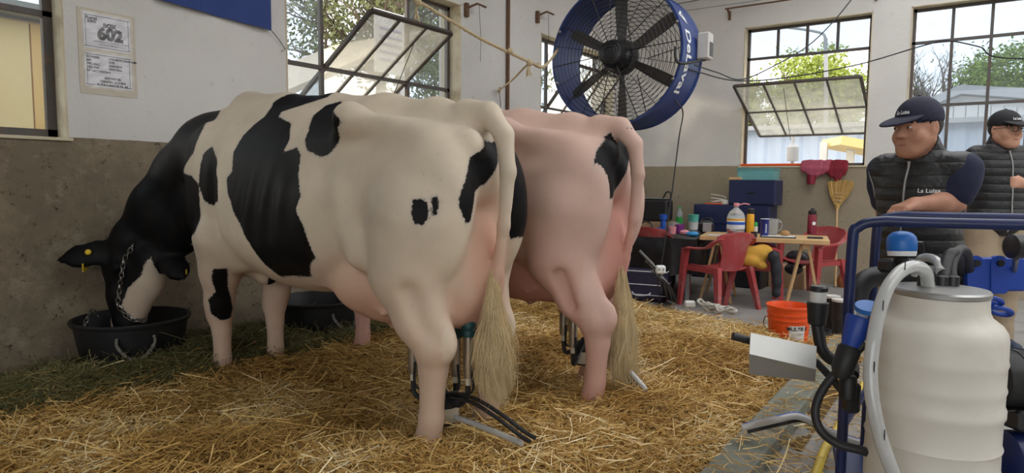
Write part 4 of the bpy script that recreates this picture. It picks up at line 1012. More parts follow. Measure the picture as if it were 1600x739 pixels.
y0, y1 = onx(129.5, 50, XL).y, onx(203, 60, XL).y; zt_, zm1, zm2, zb_ = onx(166, 25, XL).z, onx(166, 79, XL).z, onx(167, 85, XL).z, onx(170, 138, XL).z
yc_ = (y0+y1)/2; W_ = y1-y0
MB().box((XL+.002, yc_, (zt_+zb_)/2-.01), (.003, W_*1.22, zt_-zb_+.07)).build('backing_tape', M_tape, no_, smooth=False)
for (za, zb2, top) in ((zt_, zm1, True), (zm2, zb_, False)):
    MB().box((XL+.005, yc_, (za+zb2)/2), (.002, W_, za-zb2)).build('paper', M_paper, no_, smooth=False)
    mb = MB(); t = .0035; xx = XL+.0065
    mb.box((xx, yc_, za-.012), (.0006, W_*.97, t)); mb.box((xx, yc_, zb2+.012), (.0006, W_*.97, t)); mb.box((xx, y0+.012, (za+zb2)/2), (.0006, t*.6, za-zb2-.024)); mb.box((xx, y1-.012, (za+zb2)/2), (.0006, t*.6, za-zb2-.024))
    hh_ = za-zb2
    if top:
        put_text(mb, 'BOX', W_*.13, (xx, yc_+W_*.05, za-hh_*.30), ux, uy, .002); put_text(mb, '602', W_*.36, (xx, yc_+W_*.06, za-hh_*.56), ux, uy, .006)
        put_text(mb, 'Rural', W_*.11, (xx, yc_-W_*.33, za-hh_*.14), ux, uy, .001); put_text(mb, 'EXPO', W_*.07, (xx, yc_-W_*.32, za-hh_*.24), ux, uy, .001)
        put_text(mb, 'HOLANDO ARGENTINO HEMBRA', W_*.05, (xx, yc_+W_*.08, za-hh_*.78), ux, uy); put_text(mb, 'VACA EN PRODUCCION', W_*.05, (xx, yc_+W_*.1, za-hh_*.86), ux, uy)
    else:
        for k, (a_, b_) in enumerate((('NOMBRE:', 'LINE MATE DIAMOND'), ('RP:', '3570'), ('FEC. NAC.', '08/05/2018'), ('FEC. PAR.', '09/07/2024'), ('N\u00b0 LACTANCIA:', '3'))):
            put_text(mb, a_, W_*.062, (xx, y0+W_*.05, za-hh_*(.14+.1*k)), ux, uy, .0008, 'LEFT'); put_text(mb, b_, W_*.062, (xx, y0+W_*.5, za-hh_*(.14+.1*k)), ux, uy, .0008, 'LEFT')
        for k, a_ in enumerate(('EXPOSITOR:', 'CABA\u00d1A LA LUISA', 'RUTA 6 MAYOR BS. AS.')): put_text(mb, a_, W_*.066, (xx, yc_+W_*.08, za-hh_*(.72+.1*k)), ux, uy, .001)
    mb.build('print', M_ink, no_, smooth=False)
    # crinkled clear sleeve
    vs = []; N = 10
    for i in range(N):
        for j in range(N): vs.append((XL+.011+random.uniform(-.0015, .0015), y0-.01+(W_+.02)*i/(N-1), zb2-.01+(hh_+.02)*j/(N-1)))
    MB().add(vs, [(i*N+j, (i+1)*N+j, (i+1)*N+j+1, i*N+j+1) for i in range(N-1) for j in range(N-1)]).build('sleeve', M_sleeve, no_, smooth=False)
# ---------------------------------------------------------------- feed tubs
def tub(c, r, hgt, label, hd, hside):
    c = Vector(c); t = thing('feed_tub', c, label, 'tub', 'rubber feed tubs by the wall')
    MB().lathe([(r*.80, 0), (r*.84, .01), (r*.93, hgt*.6), (r*.97, hgt-.03), (r*1.02, hgt-.025), (r*1.04, hgt-.008), (r*1.02, hgt), (r*.97, hgt), (r*.90, hgt*.6), (r*.78, .03), (.01, .028)], 40, c).build('body', M_black, t)
    for k in hside:
        a = math.atan2(hd.y, hd.x)+k; w_ = .19
        p = [c+Vector((math.cos(a+s)*r*q, math.sin(a+s)*r*q, z)) for s, q, z in ((-w_*1.6, .98, hgt-.07), (-w_*1.5, 1.04, hgt-.11), (-w_*.7, 1.10, hgt-.17), (0, 1.11, hgt-.185), (w_*.7, 1.10, hgt-.17), (w_*1.5, 1.04, hgt-.11), (w_*1.6, .98, hgt-.07))]
        base = catmull(p, 8); mb = MB()
        for s_ in range(2): mb.tube([q+Vector((math.cos(i*.8+s_*3.14)*.005, 0, math.sin(i*.8+s_*3.14)*.005)) for i, q in enumerate(base)], .007, 5)
        mb.build('rope_handle', M_ropew, t)
    return t
TUB1 = Vector((-4.085, 1.835, .19)); tc1 = (Vector((0, 0, 0))-TUB1).normalized()
tub(TUB1, .31, .27, 'black rubber feed tub under the spotted cow muzzle', tc1, (0.05, 3.2))
tub((-3.86, 3.02, .16), .31, .27, 'black rubber feed tub behind the spotted cow front legs', (Vector((0, 0, 0))-Vector((-3.86, 3.02, 0))), (.62, 3.6))
mb = MB(); chain_links(mb, catmull([TUB1+Vector((-.30, -.06, .20)), TUB1+Vector((-.28, -.10, .285)), TUB1+Vector((-.22, -.16, .24)), TUB1+Vector((-.20, -.20, .16))], 5)); mb2 = mb
mb.build('tie_chain', M_steel, None, 'loose steel tie chain on the rim of the tub at the wall', 'chain')
# ---------------------------------------------------------------- milking clusters
M_teal = mat('teal_rubber', (.012, .065, .07), .5, var=.2); M_shell = mat('steel_shell', (.55, .53, .50), .28, .9, var=.1); M_cream = mat('cream_plastic', (.70, .64, .50), .35, trans=.2)
M_clear = mat('clear_hose', (.62, .63, .62), .2, trans=.3, coat=.5); M_blueline = mat('blue_stripe', (.05, .12, .5), .5)
def cluster(O, claw, cups, hose, hose2, label, tub_end=None):
    claw = Vector(claw); t = thing('milking_cluster', claw-Vector((0, 0, .05)), label, 'milking unit', 'milking clusters hanging on the udders')
    mb = MB(); mb.lathe([(.03, -.05), (.058, -.045), (.066, -.02), (.066, .02), (.06, .028)], 24, claw); cl = mb.build('claw_bowl', M_cream, t)
    MB().lathe([(.06, .02), (.068, .024), (.068, .044), (.05, .062), (.02, .075), (.012, .09)], 24, claw).build('claw_cap', M_black, cl)
    MB().lathe([(.05, -.056), (.054, -.05), (.054, -.042)], 24, claw).build('claw_base', M_black, cl)
    for i, c in enumerate(cups):
        c = Vector(c); cp = MB().lathe([(.015, -.19), (.020, -.188), (.0225, -.16), (.0245, -.03), (.0245, .0), (.02, .004)], 18, c).build('teat_cup', M_shell, t)
        mb = MB(); mb.lathe([(.020, -.012), (.030, -.008), (.032, .012), (.027, .02), (.032, .028), (.032, .046), (.026, .056), (.012, .06)], 18, c); mb.build('liner', M_teal, cp)
        b = c-Vector((0, 0, .19)); MB().lathe([(.013, -.03), (.013, .005)], 12, b).build('nipple', M_cream, cp)
        d = (claw-b); d.z = 0; dn = d.normalized() if d.length > .01 else Vector((1, 0, 0))
        e_ = claw+Vector((-dn.x*.045, -dn.y*.045, .05))
        MB().tube(catmull([b-Vector((0, 0, .02)), b-Vector((0, 0, .09))+dn*.01, b.lerp(e_, .6)-Vector((0, 0, .06)), e_], 7), .0115, 8).build('short_tube', M_black, t)
        MB().tube(catmull([c+Vector((.022, -.01, -.13)), c+Vector((.03, -.012, -.24)), c.lerp(claw, .7)+Vector((.02, -.01, -.02)), claw+Vector((0, 0, .07))], 6), .006, 6).build('pulse_tube', M_black, t)
    MB().tube(catmull(hose, 8), .0125, 10).build('milk_hose', M_clear, t)
    for k in (0, 1): MB().tube(catmull([Vector(p)+Vector((.012*k, .016*k, .012*k)) for p in hose2], 8), .0085, 8).build('pulse_hose', M_black, t)
    return t
def Yp(px, py, y): return ony(px, py, y)
u = Vector(COW1)
cups = [Yp(732, 522, 2.12), Yp(712, 524, 2.26), u+Vector((.56, -.06, .50)), u+Vector((.52, .10, .50))]
cl = Yp(694, 640, 2.12)
cluster(u, cl, cups, [cl+Vector((.05, 0, -.02)), Yp(740, 662, 2.1), Yp(790, 682, 2.08), Yp(815, 693, 2.06)], [cl+Vector((.02, 0, .06)), Yp(735, 628, 2.08), Yp(775, 652, 2.06), Yp(812, 680, 2.05), Yp(828, 690, 2.04)], 'milking cluster behind the near hind leg of the spotted cow')
u = Vector(COW2)
cups = [Yp(881, 470, 3.05), Yp(893, 466, 3.20), u+Vector((.72, -.06, .50)), u+Vector((.74, .085, .50))]
cl = Yp(912, 552, 3.1)
cluster(u, cl, cups, [cl+Vector((.05, 0, -.01)), Yp(950, 560, 3.0), Yp(975, 572, 2.98), Yp(1002, 600, 2.95), Yp(1010, 610, 2.94)], [cl+Vector((.03, 0, .04)), Yp(940, 562, 3.12), Yp(965, 572, 3.05), Yp(985, 596, 3.0), Yp(990, 606, 3.0)], 'milking cluster beside the near hind leg of the pale cow')
# ---------------------------------------------------------------- chain halter on the spotted cow
HALTER = [(-1.38, -0.358, 0.797), (-1.395, -0.372, 0.759), (-1.419, -0.392, 0.711), (-1.427, -0.405, 0.63), (-1.453, -0.406, 0.558), (-1.457, -0.417, 0.483), (-1.462, -0.418, 0.443), (-1.452, -0.403, 0.405), (-1.432, -0.383, 0.368), (-1.411, -0.345, 0.345), (-1.413, -0.29, 0.342)]
O = Vector(COW1); L_ = lambda *a: Vector(a)
mb = MB(); chain_links(mb, catmull(HALTER, 6), .036, .0042, .0115); WL[cow1.name] = Vector((0, 0, 0)); mb.build('halter_chain', M_steel, cow1, 'linked steel chain halter')

# ---------------------------------------------------------------- tables, chairs and clutter at the back
M_wood = mat('pale_pine', (.62, .40, .19), .55, var=.18, scale=5, stain=(.42, .25, .10), stain_scale=7, stain_amt=.4)
M_red = mat('worn_red_plastic', (.42, .055, .06), .55, var=.15, scale=8, stain=(.40, .20, .19), stain_scale=5, stain_amt=.7, bump=.15)
M_cloth_k = mat('black_plastic_sheet', (.012, .012, .014), .32, var=.2, bump=.5, bscale=14)
M_navy = mat('navy_metal', (.012, .020, .075), .45, var=.2, scale=5)
M_mustard = mat('mustard_fabric', (.60, .33, .05), .9, var=.2, scale=12, bump=.3)
M_darkfab = mat('dark_jacket_fabric', (.02, .022, .03), .7, var=.3, bump=.4, bscale=60)
M_tealp = mat('teal_plastic', (.30, .66, .68), .3, trans=.55); M_orange = mat('orange_plastic', (.85, .10, .015), .38, var=.08, scale=6)
M_clearp = mat('clear_plastic', (.80, .84, .86), .12, trans=.75); M_white = mat('white_plastic', (.72, .72, .70), .45, var=.05)
M_greenc = mat('green_plastic', (.02, .36, .07), .4); M_mint = mat('mint_plastic', (.12, .50, .40), .4); M_bluec = mat('blue_plastic', (.02, .10, .50), .4)
M_pink = mat('pink_plastic', (.75, .30, .33), .4); M_purple = mat('purple_plastic', (.25, .04, .25), .4); M_amber = mat('amber_paint', (.80, .40, .015), .35)
M_maroon = mat('maroon_paint', (.22, .012, .035), .35, var=.1); M_bread = mat('potato_brown', (.45, .25, .10), .8, var=.2, bump=.3)
M_label = mat('printed_label', (.72, .74, .78), .5, var=.3, scale=30); M_card = mat('cardboard', (.45, .30, .17), .9, var=.12)
M_towel = mat('dark_red_towel', (.22, .015, .03), .95, var=.3, scale=20, bump=.6, bscale=120); M_towelp = mat('rose_towel', (.42, .09, .14), .95, var=.3, scale=20, bump=.6, bscale=120)
M_broom = mat('broom_straw', (.58, .38, .13), .9, var=.35, scale=50)
M_lid = mat('dull_lid', (.30, .30, .31), .4, .6)
TZ = .72
A_ = onz(1093, 368, TZ); B_ = onz(1297, 376, TZ); C_ = onz(1309, 365, TZ)
tux = (B_-A_).normalized(); tuy = Vector((-tux.y, tux.x, 0)); TW = (B_-A_).length; TD = .66
def TP(u, v, z=0): return A_+tux*u+tuy*v+Vector((0, 0, z))
tb = thing('trestle_table', Vector((TP(TW/2, TD/2).x, TP(TW/2, TD/2).y, 0)), 'pale pine trestle table with bottles at the back', 'table')
rm = Matrix((tux, tuy, Vector((0, 0, 1)))).transposed()
for k in range(4): MB().box(TP(TW/2, TD*(k+.5)/4, -.024), (TW, TD/4-.003, .046), rm, .004).build('plank', M_wood, tb, smooth=False)
for u_ in (TW-.22, .18):
    for v_ in (.10, TD-.10):
        top = TP(u_, v_ , -.05)
        for s_ in (-1, 1):
            foot = TP(u_+s_*.16, v_+(-.05 if v_ < .3 else .05)); foot.z = 0; tp_ = TP(u_+s_*.025, v_, -.05); MB().bar(tp_, foot, .035, .026, tuple(tux)).build('leg', M_wood, tb, smooth=False)
    MB().bar(TP(u_, .05, -.075), TP(u_, TD-.05, -.075), .05, .05).build('trestle_beam', M_wood, tb, smooth=False)
# things on the pine table
def stand(name, px, py, z, label, cat, parts, grp=None, v=None):
    """small lathe object standing on the table seen at pixel (px,py)"""
    p = onz(px, py, z) if v is None else v
    t = thing(name, p, label, cat, grp)
    for (pn, prof, m, *o) in parts: MB().lathe(prof, o[0] if o else 20, p).build(pn, m, t)
    return t, p
t, p = stand('water_jug', 1149, 368, TZ, 'big clear water jug with red cap on the pine table', 'bottle', [('body', [(.085, 0), (.092, .01), (.092, .05), (.088, .055), (.092, .06), (.092, .20), (.088, .215), (.07, .255), (.03, .29), (.022, .30), (.022, .32)], M_clearp, 28), ('label_wrap', [(.0935, .075), (.0935, .19)], M_label, 28), ('cap', [(.028, .315), (.03, .32), (.03, .345), (.026, .35)], M_pink)])
MB().tube(catmull([p+Vector((.03, 0, .33)), p+Vector((.08, .02, .345)), p+Vector((.13, .04, .335))], 4), .007, 6).build('carry_handle', M_pink, t)
MB().lathe([(.0938, .165), (.0938, .185)], 28, p).build('label_band', M_amber, t); MB().lathe([(.0938, .12), (.0938, .15)], 28, p).build('label_print', M_bluec, t)
stand('steel_flask', 1171.5, 368, TZ, 'tall yellow drinking flask on the pine table', 'flask', [('body', [(.034, 0), (.04, .006), (.04, .22), (.034, .235)], M_amber), ('cap', [(.034, .235), (.036, .24), (.036, .285), (.03, .292)], M_blackp)])
t, p = stand('snack_tube', 1194, 370, TZ, 'dark blue cylindrical snack tube on the pine table', 'can', [('body', [(.041, 0), (.043, .004), (.043, .176), (.045, .18), (.045, .188)], mat('can_blue', (.02, .035, .22), .35)), ('lid', [(.045, .186), (.044, .192), (.0, .193)], M_white)])
mb = MB()
for k in range(7): mb.box(p+(-FW*.0435)+Vector((0, 0, .05+k*.013)), (.012 if k % 2 else .016, .002, .007), Matrix.Rotation(_y, 3, 'Z'))
mb.build('print', M_whitel, t, kind='stuff')
stand('shaker', 1180, 369, TZ, 'small white bottle with green lid behind the black cup', 'bottle', [('body', [(.02, 0), (.024, .004), (.024, .085), (.02, .09)], M_white), ('lid', [(.022, .088), (.023, .12), (.014, .135)], M_greenc)], v=onz(1180, 366, TZ))
stand('black_cup', 1178, 371, TZ, 'small black cup between the yellow flask and blue tube', 'cup', [('body', [(.025, 0), (.031, .003), (.034, .06), (.030, .06), (.027, .008)], M_blackp)])
t, p = stand('plastic_pitcher', 1212, 360, TZ, 'clear plastic measuring pitcher behind the snack tube', 'pitcher', [('body', [(.055, 0), (.06, .004), (.075, .17), (.078, .175), (.073, .175), (.056, .01)], M_clearp)], v=TP(.70, TD-.10))
MB().tube(catmull([p+RT*.07+Vector((0, 0, .15)), p+RT*.11+Vector((0, 0, .13)), p+RT*.10+Vector((0, 0, .06)), p+RT*.062+Vector((0, 0, .04))], 5), .007, 6).build('handle', M_clearp, t)
t, p = stand('thermos', 1268, 366, TZ, 'maroon thermos flask with black cap at the table end', 'flask', [('body', [(.043, 0), (.047, .005), (.047, .20), (.040, .225)], M_maroon), ('cap', [(.040, .22), (.043, .225), (.043, .262), (.032, .272), (.02, .275), (.02, .29)], M_blackp)])
MB().lathe([(.020, 0), (.020, .002)], 16, p-FW*.0475+Vector((0, 0, .12)), -FW).build('emblem', M_label, t)
def on_table(u, v, z=0): return TP(u, v, z)
t = thing('notebook', on_table(.78, .16), 'black notebook lying open near the bread roll on the table', 'notebook'); MB().box(on_table(.78, .16, .006), (.34, .16, .012), rm, .002).build('cover', M_blackp, t); MB().box(on_table(.78, .16, .014), (.32, .15, .004), rm).build('page', M_label, t)
MB().ell(on_table(.84, .22, .044), (.05, .035, .030), 14, 8).build('bread_roll', M_bread, None, 'round brown bread roll lying on the black notebook', 'bread')
t = thing('paper_sheet', on_table(.18, .10), 'crumpled white paper at the left corner of the pine table', 'paper'); MB().box(on_table(.18, .10, .005), (.22, .14, .006), rm @ Matrix.Rotation(.3, 3, 'Z')).build('sheet', M_white, t, smooth=False)
t = thing('phone', on_table(1.13, .22), 'dark phone lying beside the maroon thermos', 'phone'); MB().box(on_table(1.13, .22, .008), (.15, .08, .012), rm, .003).build('case', M_darkfab, t); MB().box(on_table(1.13, .22, .015), (.13, .07, .002), rm).build('screen', M_blackp, t)
# black sheeted table to the left
bx0 = A_+tux*-.02; bl = onz(960, 366, TZ-.02); bux = Vector((1, .12, 0)).normalized(); buy = Vector((-bux.y, bux.x, 0)); BO = Vector((bl.x, bl.y, 0)); BW_ = (A_-bl).length-.03; BD_ = 1.35; BZ = TZ-.035
bt = thing('covered_table', BO+bux*BW_/2+buy*BD_/2, 'table draped in black plastic behind the pale cow tail', 'table')
brm = Matrix((bux, buy, Vector((0, 0, 1)))).transposed()
MB().box(BO+bux*BW_/2+buy*BD_/2+Vector((0, 0, BZ-.02)), (BW_-.02, BD_-.02, .03), brm).build('top', M_wood, bt, smooth=False)
for (a, b) in ((.08, .08), (BW_-.08, .08), (.08, BD_-.08), (BW_-.08, BD_-.08)):
    q = BO+bux*a+buy*b; MB().box(q+Vector((0, 0, BZ/2-.02)), (.04, .04, BZ-.03), brm).build('leg', M_post, bt, smooth=False)
mb = MB(); n = 60; per = []
def rim(t):
    L = 2*BW_+2*BD_; s = t*L
    if s < BW_: return s, 0
    s -= BW_
    if s < BD_: return BW_, s
    s -= BD_
    if s < BW_: return BW_-s, BD_
    return 0, BD_-(s-BW_)
rings = [(0, 0), (-.006, .01), (-.18, .02), (-.40, .035)]
for (dz, o_) in rings:
    for k in range(n):
        a, b = rim(k/n); f_ = .5+.5*math.sin(k*1.7)+.3*math.sin(k*.9+1); ox = (1 if a >= BW_-1e-6 else (-1 if a <= 1e-6 else 0)); oy = (1 if b >= BD_-1e-6 else (-1 if b <= 1e-6 else 0)); w_ = o_*f_
        mb.v.append(BO+bux*(a+ox*w_)+buy*(b+oy*w_)+Vector((0, 0, BZ+dz+(.03*math.sin(k*.7) if dz < -.3 else 0))))
for i in range(3):
    for k in range(n): mb.f.append((i*n+k, i*n+(k+1) % n, (i+1)*n+(k+1) % n, (i+1)*n+k))
mb.f.append(tuple(range(n-1, -1, -1))); mb.build('plastic_sheet', M_cloth_k, bt)
def bstand(name, px, py, label, cat, parts, n=18): return stand(name, px, py, BZ, label, cat, parts)
cupp = [(.03, 0), (.034, .003), (.042, .085), (.038, .085), (.032, .008)]
bstand('plastic_cup', 1032, 366, 'blue plastic cup at the front of the black table', 'cup', [('body', [(.04, 0), (.046, .004), (.052, .075), (.048, .075), (.042, .01)], M_bluec)])
bstand('plastic_cup', 1036, 358, 'blue plastic cup stacked high behind the front blue cup', 'cup', [('body', [(.03, 0), (.036, .05), (.034, .12), (.046, .125), (.05, .19), (.046, .19), (.03, .13)], M_bluec)])
bstand('plastic_cup', 1050, 366, 'pink plastic cup on the black sheeted table', 'cup', [('body', [(.04, 0), (.044, .003), (.048, .09), (.044, .09), (.04, .008)], M_pink)])
bstand('plastic_cup', 1062, 364, 'purple plastic cup on the black sheeted table', 'cup', [('body', [(.04, 0), (.046, .003), (.056, .10), (.052, .10), (.042, .008)], M_purple)])
bstand('wipe_bundle', 1070, 367, 'pale pink crumpled wipe beside the purple cup', 'cloth', [('cloth', [(.02, 0), (.055, .01), (.06, .035), (.04, .055), (.03, .045), (.01, .06)], M_pink, 9)])
t, p = bstand('plastic_bag', 1082, 369, 'bright blue crumpled plastic bag on the black table', 'bag', [('bag', [(.03, 0), (.07, .012), (.075, .03), (.05, .05), (.02, .042)], mat('sky_blue_plastic', (.05, .30, .62), .4), 9)])
t, p = bstand('green_bottle', 1061, 357, 'clear soda bottle with green label behind the cups', 'bottle', [('body', [(.035, 0), (.042, .01), (.042, .17), (.036, .21), (.017, .255), (.017, .27)], M_clearp), ('label_wrap', [(.0425, .07), (.0425, .15)], M_greenc), ('cap', [(.02, .265), (.02, .285), (.015, .288)], M_greenc)])
bstand('storage_pot', 1083, 359, 'stacked white tub under a mint lid box by the navy cabinet', 'container', [('tub', [(.05, 0), (.055, .004), (.062, .10), (.064, .104)], M_white), ('mint_box', [(.055, .105), (.06, .11), (.068, .19), (.07, .195)], M_mint)])
bstand('cloth_heap', 1053, 357, 'small grey cloth heap behind the purple cup', 'cloth', [('cloth', [(.06, 0), (.09, .02), (.085, .05), (.05, .085), (.01, .09)], mat('grey_cloth', (.30, .28, .26), .9, bump=.4), 11)])
k_, p = bstand('table_appliance', 1103, 366, 'black rounded appliance with grey side panel at the pine table corner', 'appliance', [])
mb = MB(); mb.box(p+Vector((0, 0, .085)), (.17, .13, .155), Matrix.Rotation(R(25), 3, 'Z'), .04); mb.build('body', M_blackp, k_); MB().box(p+Vector((.035, -.075, .085)), (.10, .012, .11), Matrix.Rotation(R(25), 3, 'Z'), .02).build('side_panel', M_lid, k_); MB().tube(catmull([p+Vector((-.06, -.02, .155)), p+Vector((-.03, 0, .185)), p+Vector((.04, .02, .185)), p+Vector((.07, .03, .15))], 4), .009, 6).build('handle', M_blackp, k_)
t = thing('equipment_case', ony(1025, 352, 8.3), 'black equipment case with raised handle by the back wall', 'case')
c = ony(1022, 328, 8.3); MB().box(c, (.46, .22, .30), None, .03).build('body', M_blackp, t); MB().tube(catmull([c+Vector((.14, -.08, .13)), c+Vector((.20, -.08, .24)), c+Vector((.26, -.08, .22)), c+Vector((.25, -.08, .05))], 5), .012, 6).build('handle', M_blackp, t)
MB().box(c+Vector((0, 0, .155)), (.44, .2, .012), None, .004).build('rim', M_lid, t)
MB().box((c.x, c.y, (c.z-.15)/2), (.5, .3, c.z-.15)).build('crate', M_card, None, 'wooden crate holding up the black equipment case', 'crate')
t = thing('headset', onz(1008, 368, BZ), 'black headphones lying on the black table edge', 'headphones')
p = onz(1008, 366, BZ); MB().tube([p+Vector((math.cos(a)*.08, .02, .07+math.sin(a)*.08)) for a in [R(x) for x in range(0, 181, 15)]], .01, 6).build('band', M_blackp, t)
for s_ in (-.08, .08): MB().ell(p+Vector((s_, .02, .05)), (.025, .04, .05)).build('ear_cup', M_blackp, t)
# navy cabinets along the back wall with bins on them
def cab(x0, x1, y0, y1, z0, z1, label, nd):
    t = thing('storage_cabinet', ((x0+x1)/2, (y0+y1)/2, z0), label, 'cabinet')
    MB().box(((x0+x1)/2, (y0+y1)/2, (z0+z1)/2), (x1-x0, y1-y0, z1-z0), None, .008).build('body', M_navy, t, smooth=False)
    for i in range(nd):
        h_ = (z1-z0-.03)/nd; zc = z0+.015+h_*(i+.5); d = MB().box(((x0+x1)/2, y0-.006, zc), (x1-x0-.03, .014, h_-.012), None, .003).build('drawer', M_navy, t, smooth=False)
        MB().box(((x0+x1)/2, y0-.02, zc), (.10, .012, .012), None, .003).build('handle', M_wire, d, smooth=False)
    return t
cab(-3.15, -2.16, 8.72, 9.12, 0, .995, 'low wide navy cabinet against the back wall', 4)
cab(-2.69, -2.10, 8.74, 9.12, .997, 1.325, 'navy drawer box stacked on the low cabinet', 1)
t = thing('plastic_bin', (-2.37, 8.93, 1.326), 'translucent teal storage bin on top of the navy drawer box', 'bin')
mb = MB(); x0, x1, y0, y1, z0, z1 = -2.60, -2.14, 8.80, 9.08, 1.327, 1.47
for (c, s) in ((((x0+x1)/2, y0, (z0+z1)/2), (x1-x0, .006, z1-z0)), (((x0+x1)/2, y1, (z0+z1)/2), (x1-x0, .006, z1-z0)), ((x0, (y0+y1)/2, (z0+z1)/2), (.006, y1-y0, z1-z0)), ((x1, (y0+y1)/2, (z0+z1)/2), (.006, y1-y0, z1-z0)), (((x0+x1)/2, (y0+y1)/2, z0+.003), (x1-x0, y1-y0, .006))): mb.box(c, s)
mb.build('body', M_tealp, t, smooth=False)
mb = MB()
for (c, s) in ((((x0+x1)/2, y0-.008, z1), (x1-x0+.03, .02, .014)), (((x0+x1)/2, y1+.008, z1), (x1-x0+.03, .02, .014)), ((x0-.008, (y0+y1)/2, z1), (.02, y1-y0, .014)), ((x1+.008, (y0+y1)/2, z1), (.02, y1-y0, .014))): mb.box(c, s)
mb.build('rim', M_tealp, t, smooth=False)
MB().lathe([(.05, 0), (.055, .01), (.055, .09), (.03, .11), (.03, .13)], 14, (-2.36, 8.87, 1.334)).build('jar', M_label, None, 'small printed jar inside the teal bin', 'jar')
MB().box((-2.30, YB+.06, ZSILL+.03), (.84, .12, .028), None, .006).build('tray_lid', M_orange, None, 'flat orange tray lying on the back window sill', 'tray')
MB().box((-2.62, 8.80, 1.345), (.16, .09, .035), None, .004).build('wood_block', M_wood, None, 'pale wooden block beside the teal bin', 'block')
t = thing('cable_coil', (-2.86, 8.85, .998), 'white cable coil lying on the low navy cabinet', 'cable'); mb = MB()
mb.tube([Vector((-2.86+math.cos(a)*.10, 8.86+math.sin(a)*.07, 1.03+.04*math.sin(a*.5)+.012*i/9)) for i, a in enumerate([x*.35 for x in range(50)])], .006, 6); mb.build('coil', M_white, t)
MB().lathe([(.05, 0), (.058, .01), (.058, .055), (.05, .06)], 18, (-2.74, 8.80, .998)).build('grey_tub', M_greyb, None, 'small grey lidded tub by the white cable coil', 'container')
MB().box((-2.86, 8.78, 1.006), (.30, .05, .012)).build('red_strip', M_orange, None, 'flat red plastic strip on the low navy cabinet', 'strip')
# towels over the sill, red cup
def towel(px, py, w_, h_, m, label, seed, lean=0):
    rg = random.Random(seed); c = ony(px, py, YB-.07); s = SDF((c.x-.35, YB-.20, c.z-.35), (c.x+.35, YB+.12, c.z+.25), .011)
    for i in range(11):
        u = -w_/2+w_*i/10+rg.uniform(-.01, .01); r_ = rg.uniform(.022, .036); dz = h_*(.65+.5*rg.random())*(1-.5*abs(i-5)/5)
        s.chain([(c.x+u, YB+.06, ZSILL+.035), (c.x+u, YB-.02, ZSILL+.05), (c.x+u+lean*.3, YB-.055, ZSILL-.03), (c.x+u*.8+lean, YB-.06, ZSILL-dz)], [r_, r_*1.1, r_, r_*.8], .012)
    v, q = s.mesh(); v = smooth_verts(v, q, 1, .4); o = np_mesh('towel', v-np.array((c.x, YB-.05, ZSILL-.2)), q, m, None); o.location = (c.x, YB-.05, ZSILL-.2); tag(o, label, 'towel', 'towels over the back window sill'); return o
towel(1275, 262, .30, .13, M_towelp, 'rose towel draped over the sill of the tilted window', 3, -.02)
towel(1304, 264, .24, .17, M_towel, 'dark red towel bunched on the sill above the broom', 4, .02)
MB().lathe([(.045, 0), (.05, .004), (.058, .12), (.053, .12), (.045, .01)], 16, ony(1267, 288, YB-.10)).build('red_cup', M_maroon, None, 'dark red cup hanging below the rose towel', 'cup')
# broom leaning on the back wall, bristles up
br = thing('broom', ony(1306, 440, YB-.2), 'straw broom leaning upside down against the back wall', 'broom')
tp_ = ony(1308, 318, YB-.06); ft = ony(1305, 455, YB-.30); ft.z = .01
MB().tube([ft, tp_], .012, 8).build('handle', M_wood, br)
mb = MB(); rg = random.Random(2); c = ony(1308, 322, YB-.06); e2 = ony(1314, 282, YB-.05)
for i in range(240):
    a = rg.uniform(-1, 1); b = rg.uniform(-1, 1)*.35; e3 = e2+Vector((a*.15, b*.06-.02, rg.uniform(-.04, .02)-.03*a*a)); md = c.lerp(e3, .5)+Vector((a*.03, 0, 0)); mb.tube([c+Vector((a*.025, b*.02, 0)), md, e3], .0035, 4, cap=False)
mb.build('bristles', M_broom, br, kind='stuff')
mb = MB()
for f_ in (.22, .36, .5): q = c.lerp(e2, f_); mb.tube([q+Vector((math.cos(t*.5236)*(.03+.11*f_), math.sin(t*.5236)*.03, 0)) for t in range(12)], .004, 5, closed=True)
mb.build('binding', M_rope, br, kind='stuff'); MB().lathe([(.014, -.05), (.03, 0), (.034, .03)], 12, c-Vector((0, 0, .01))).build('collar', M_broom, br)
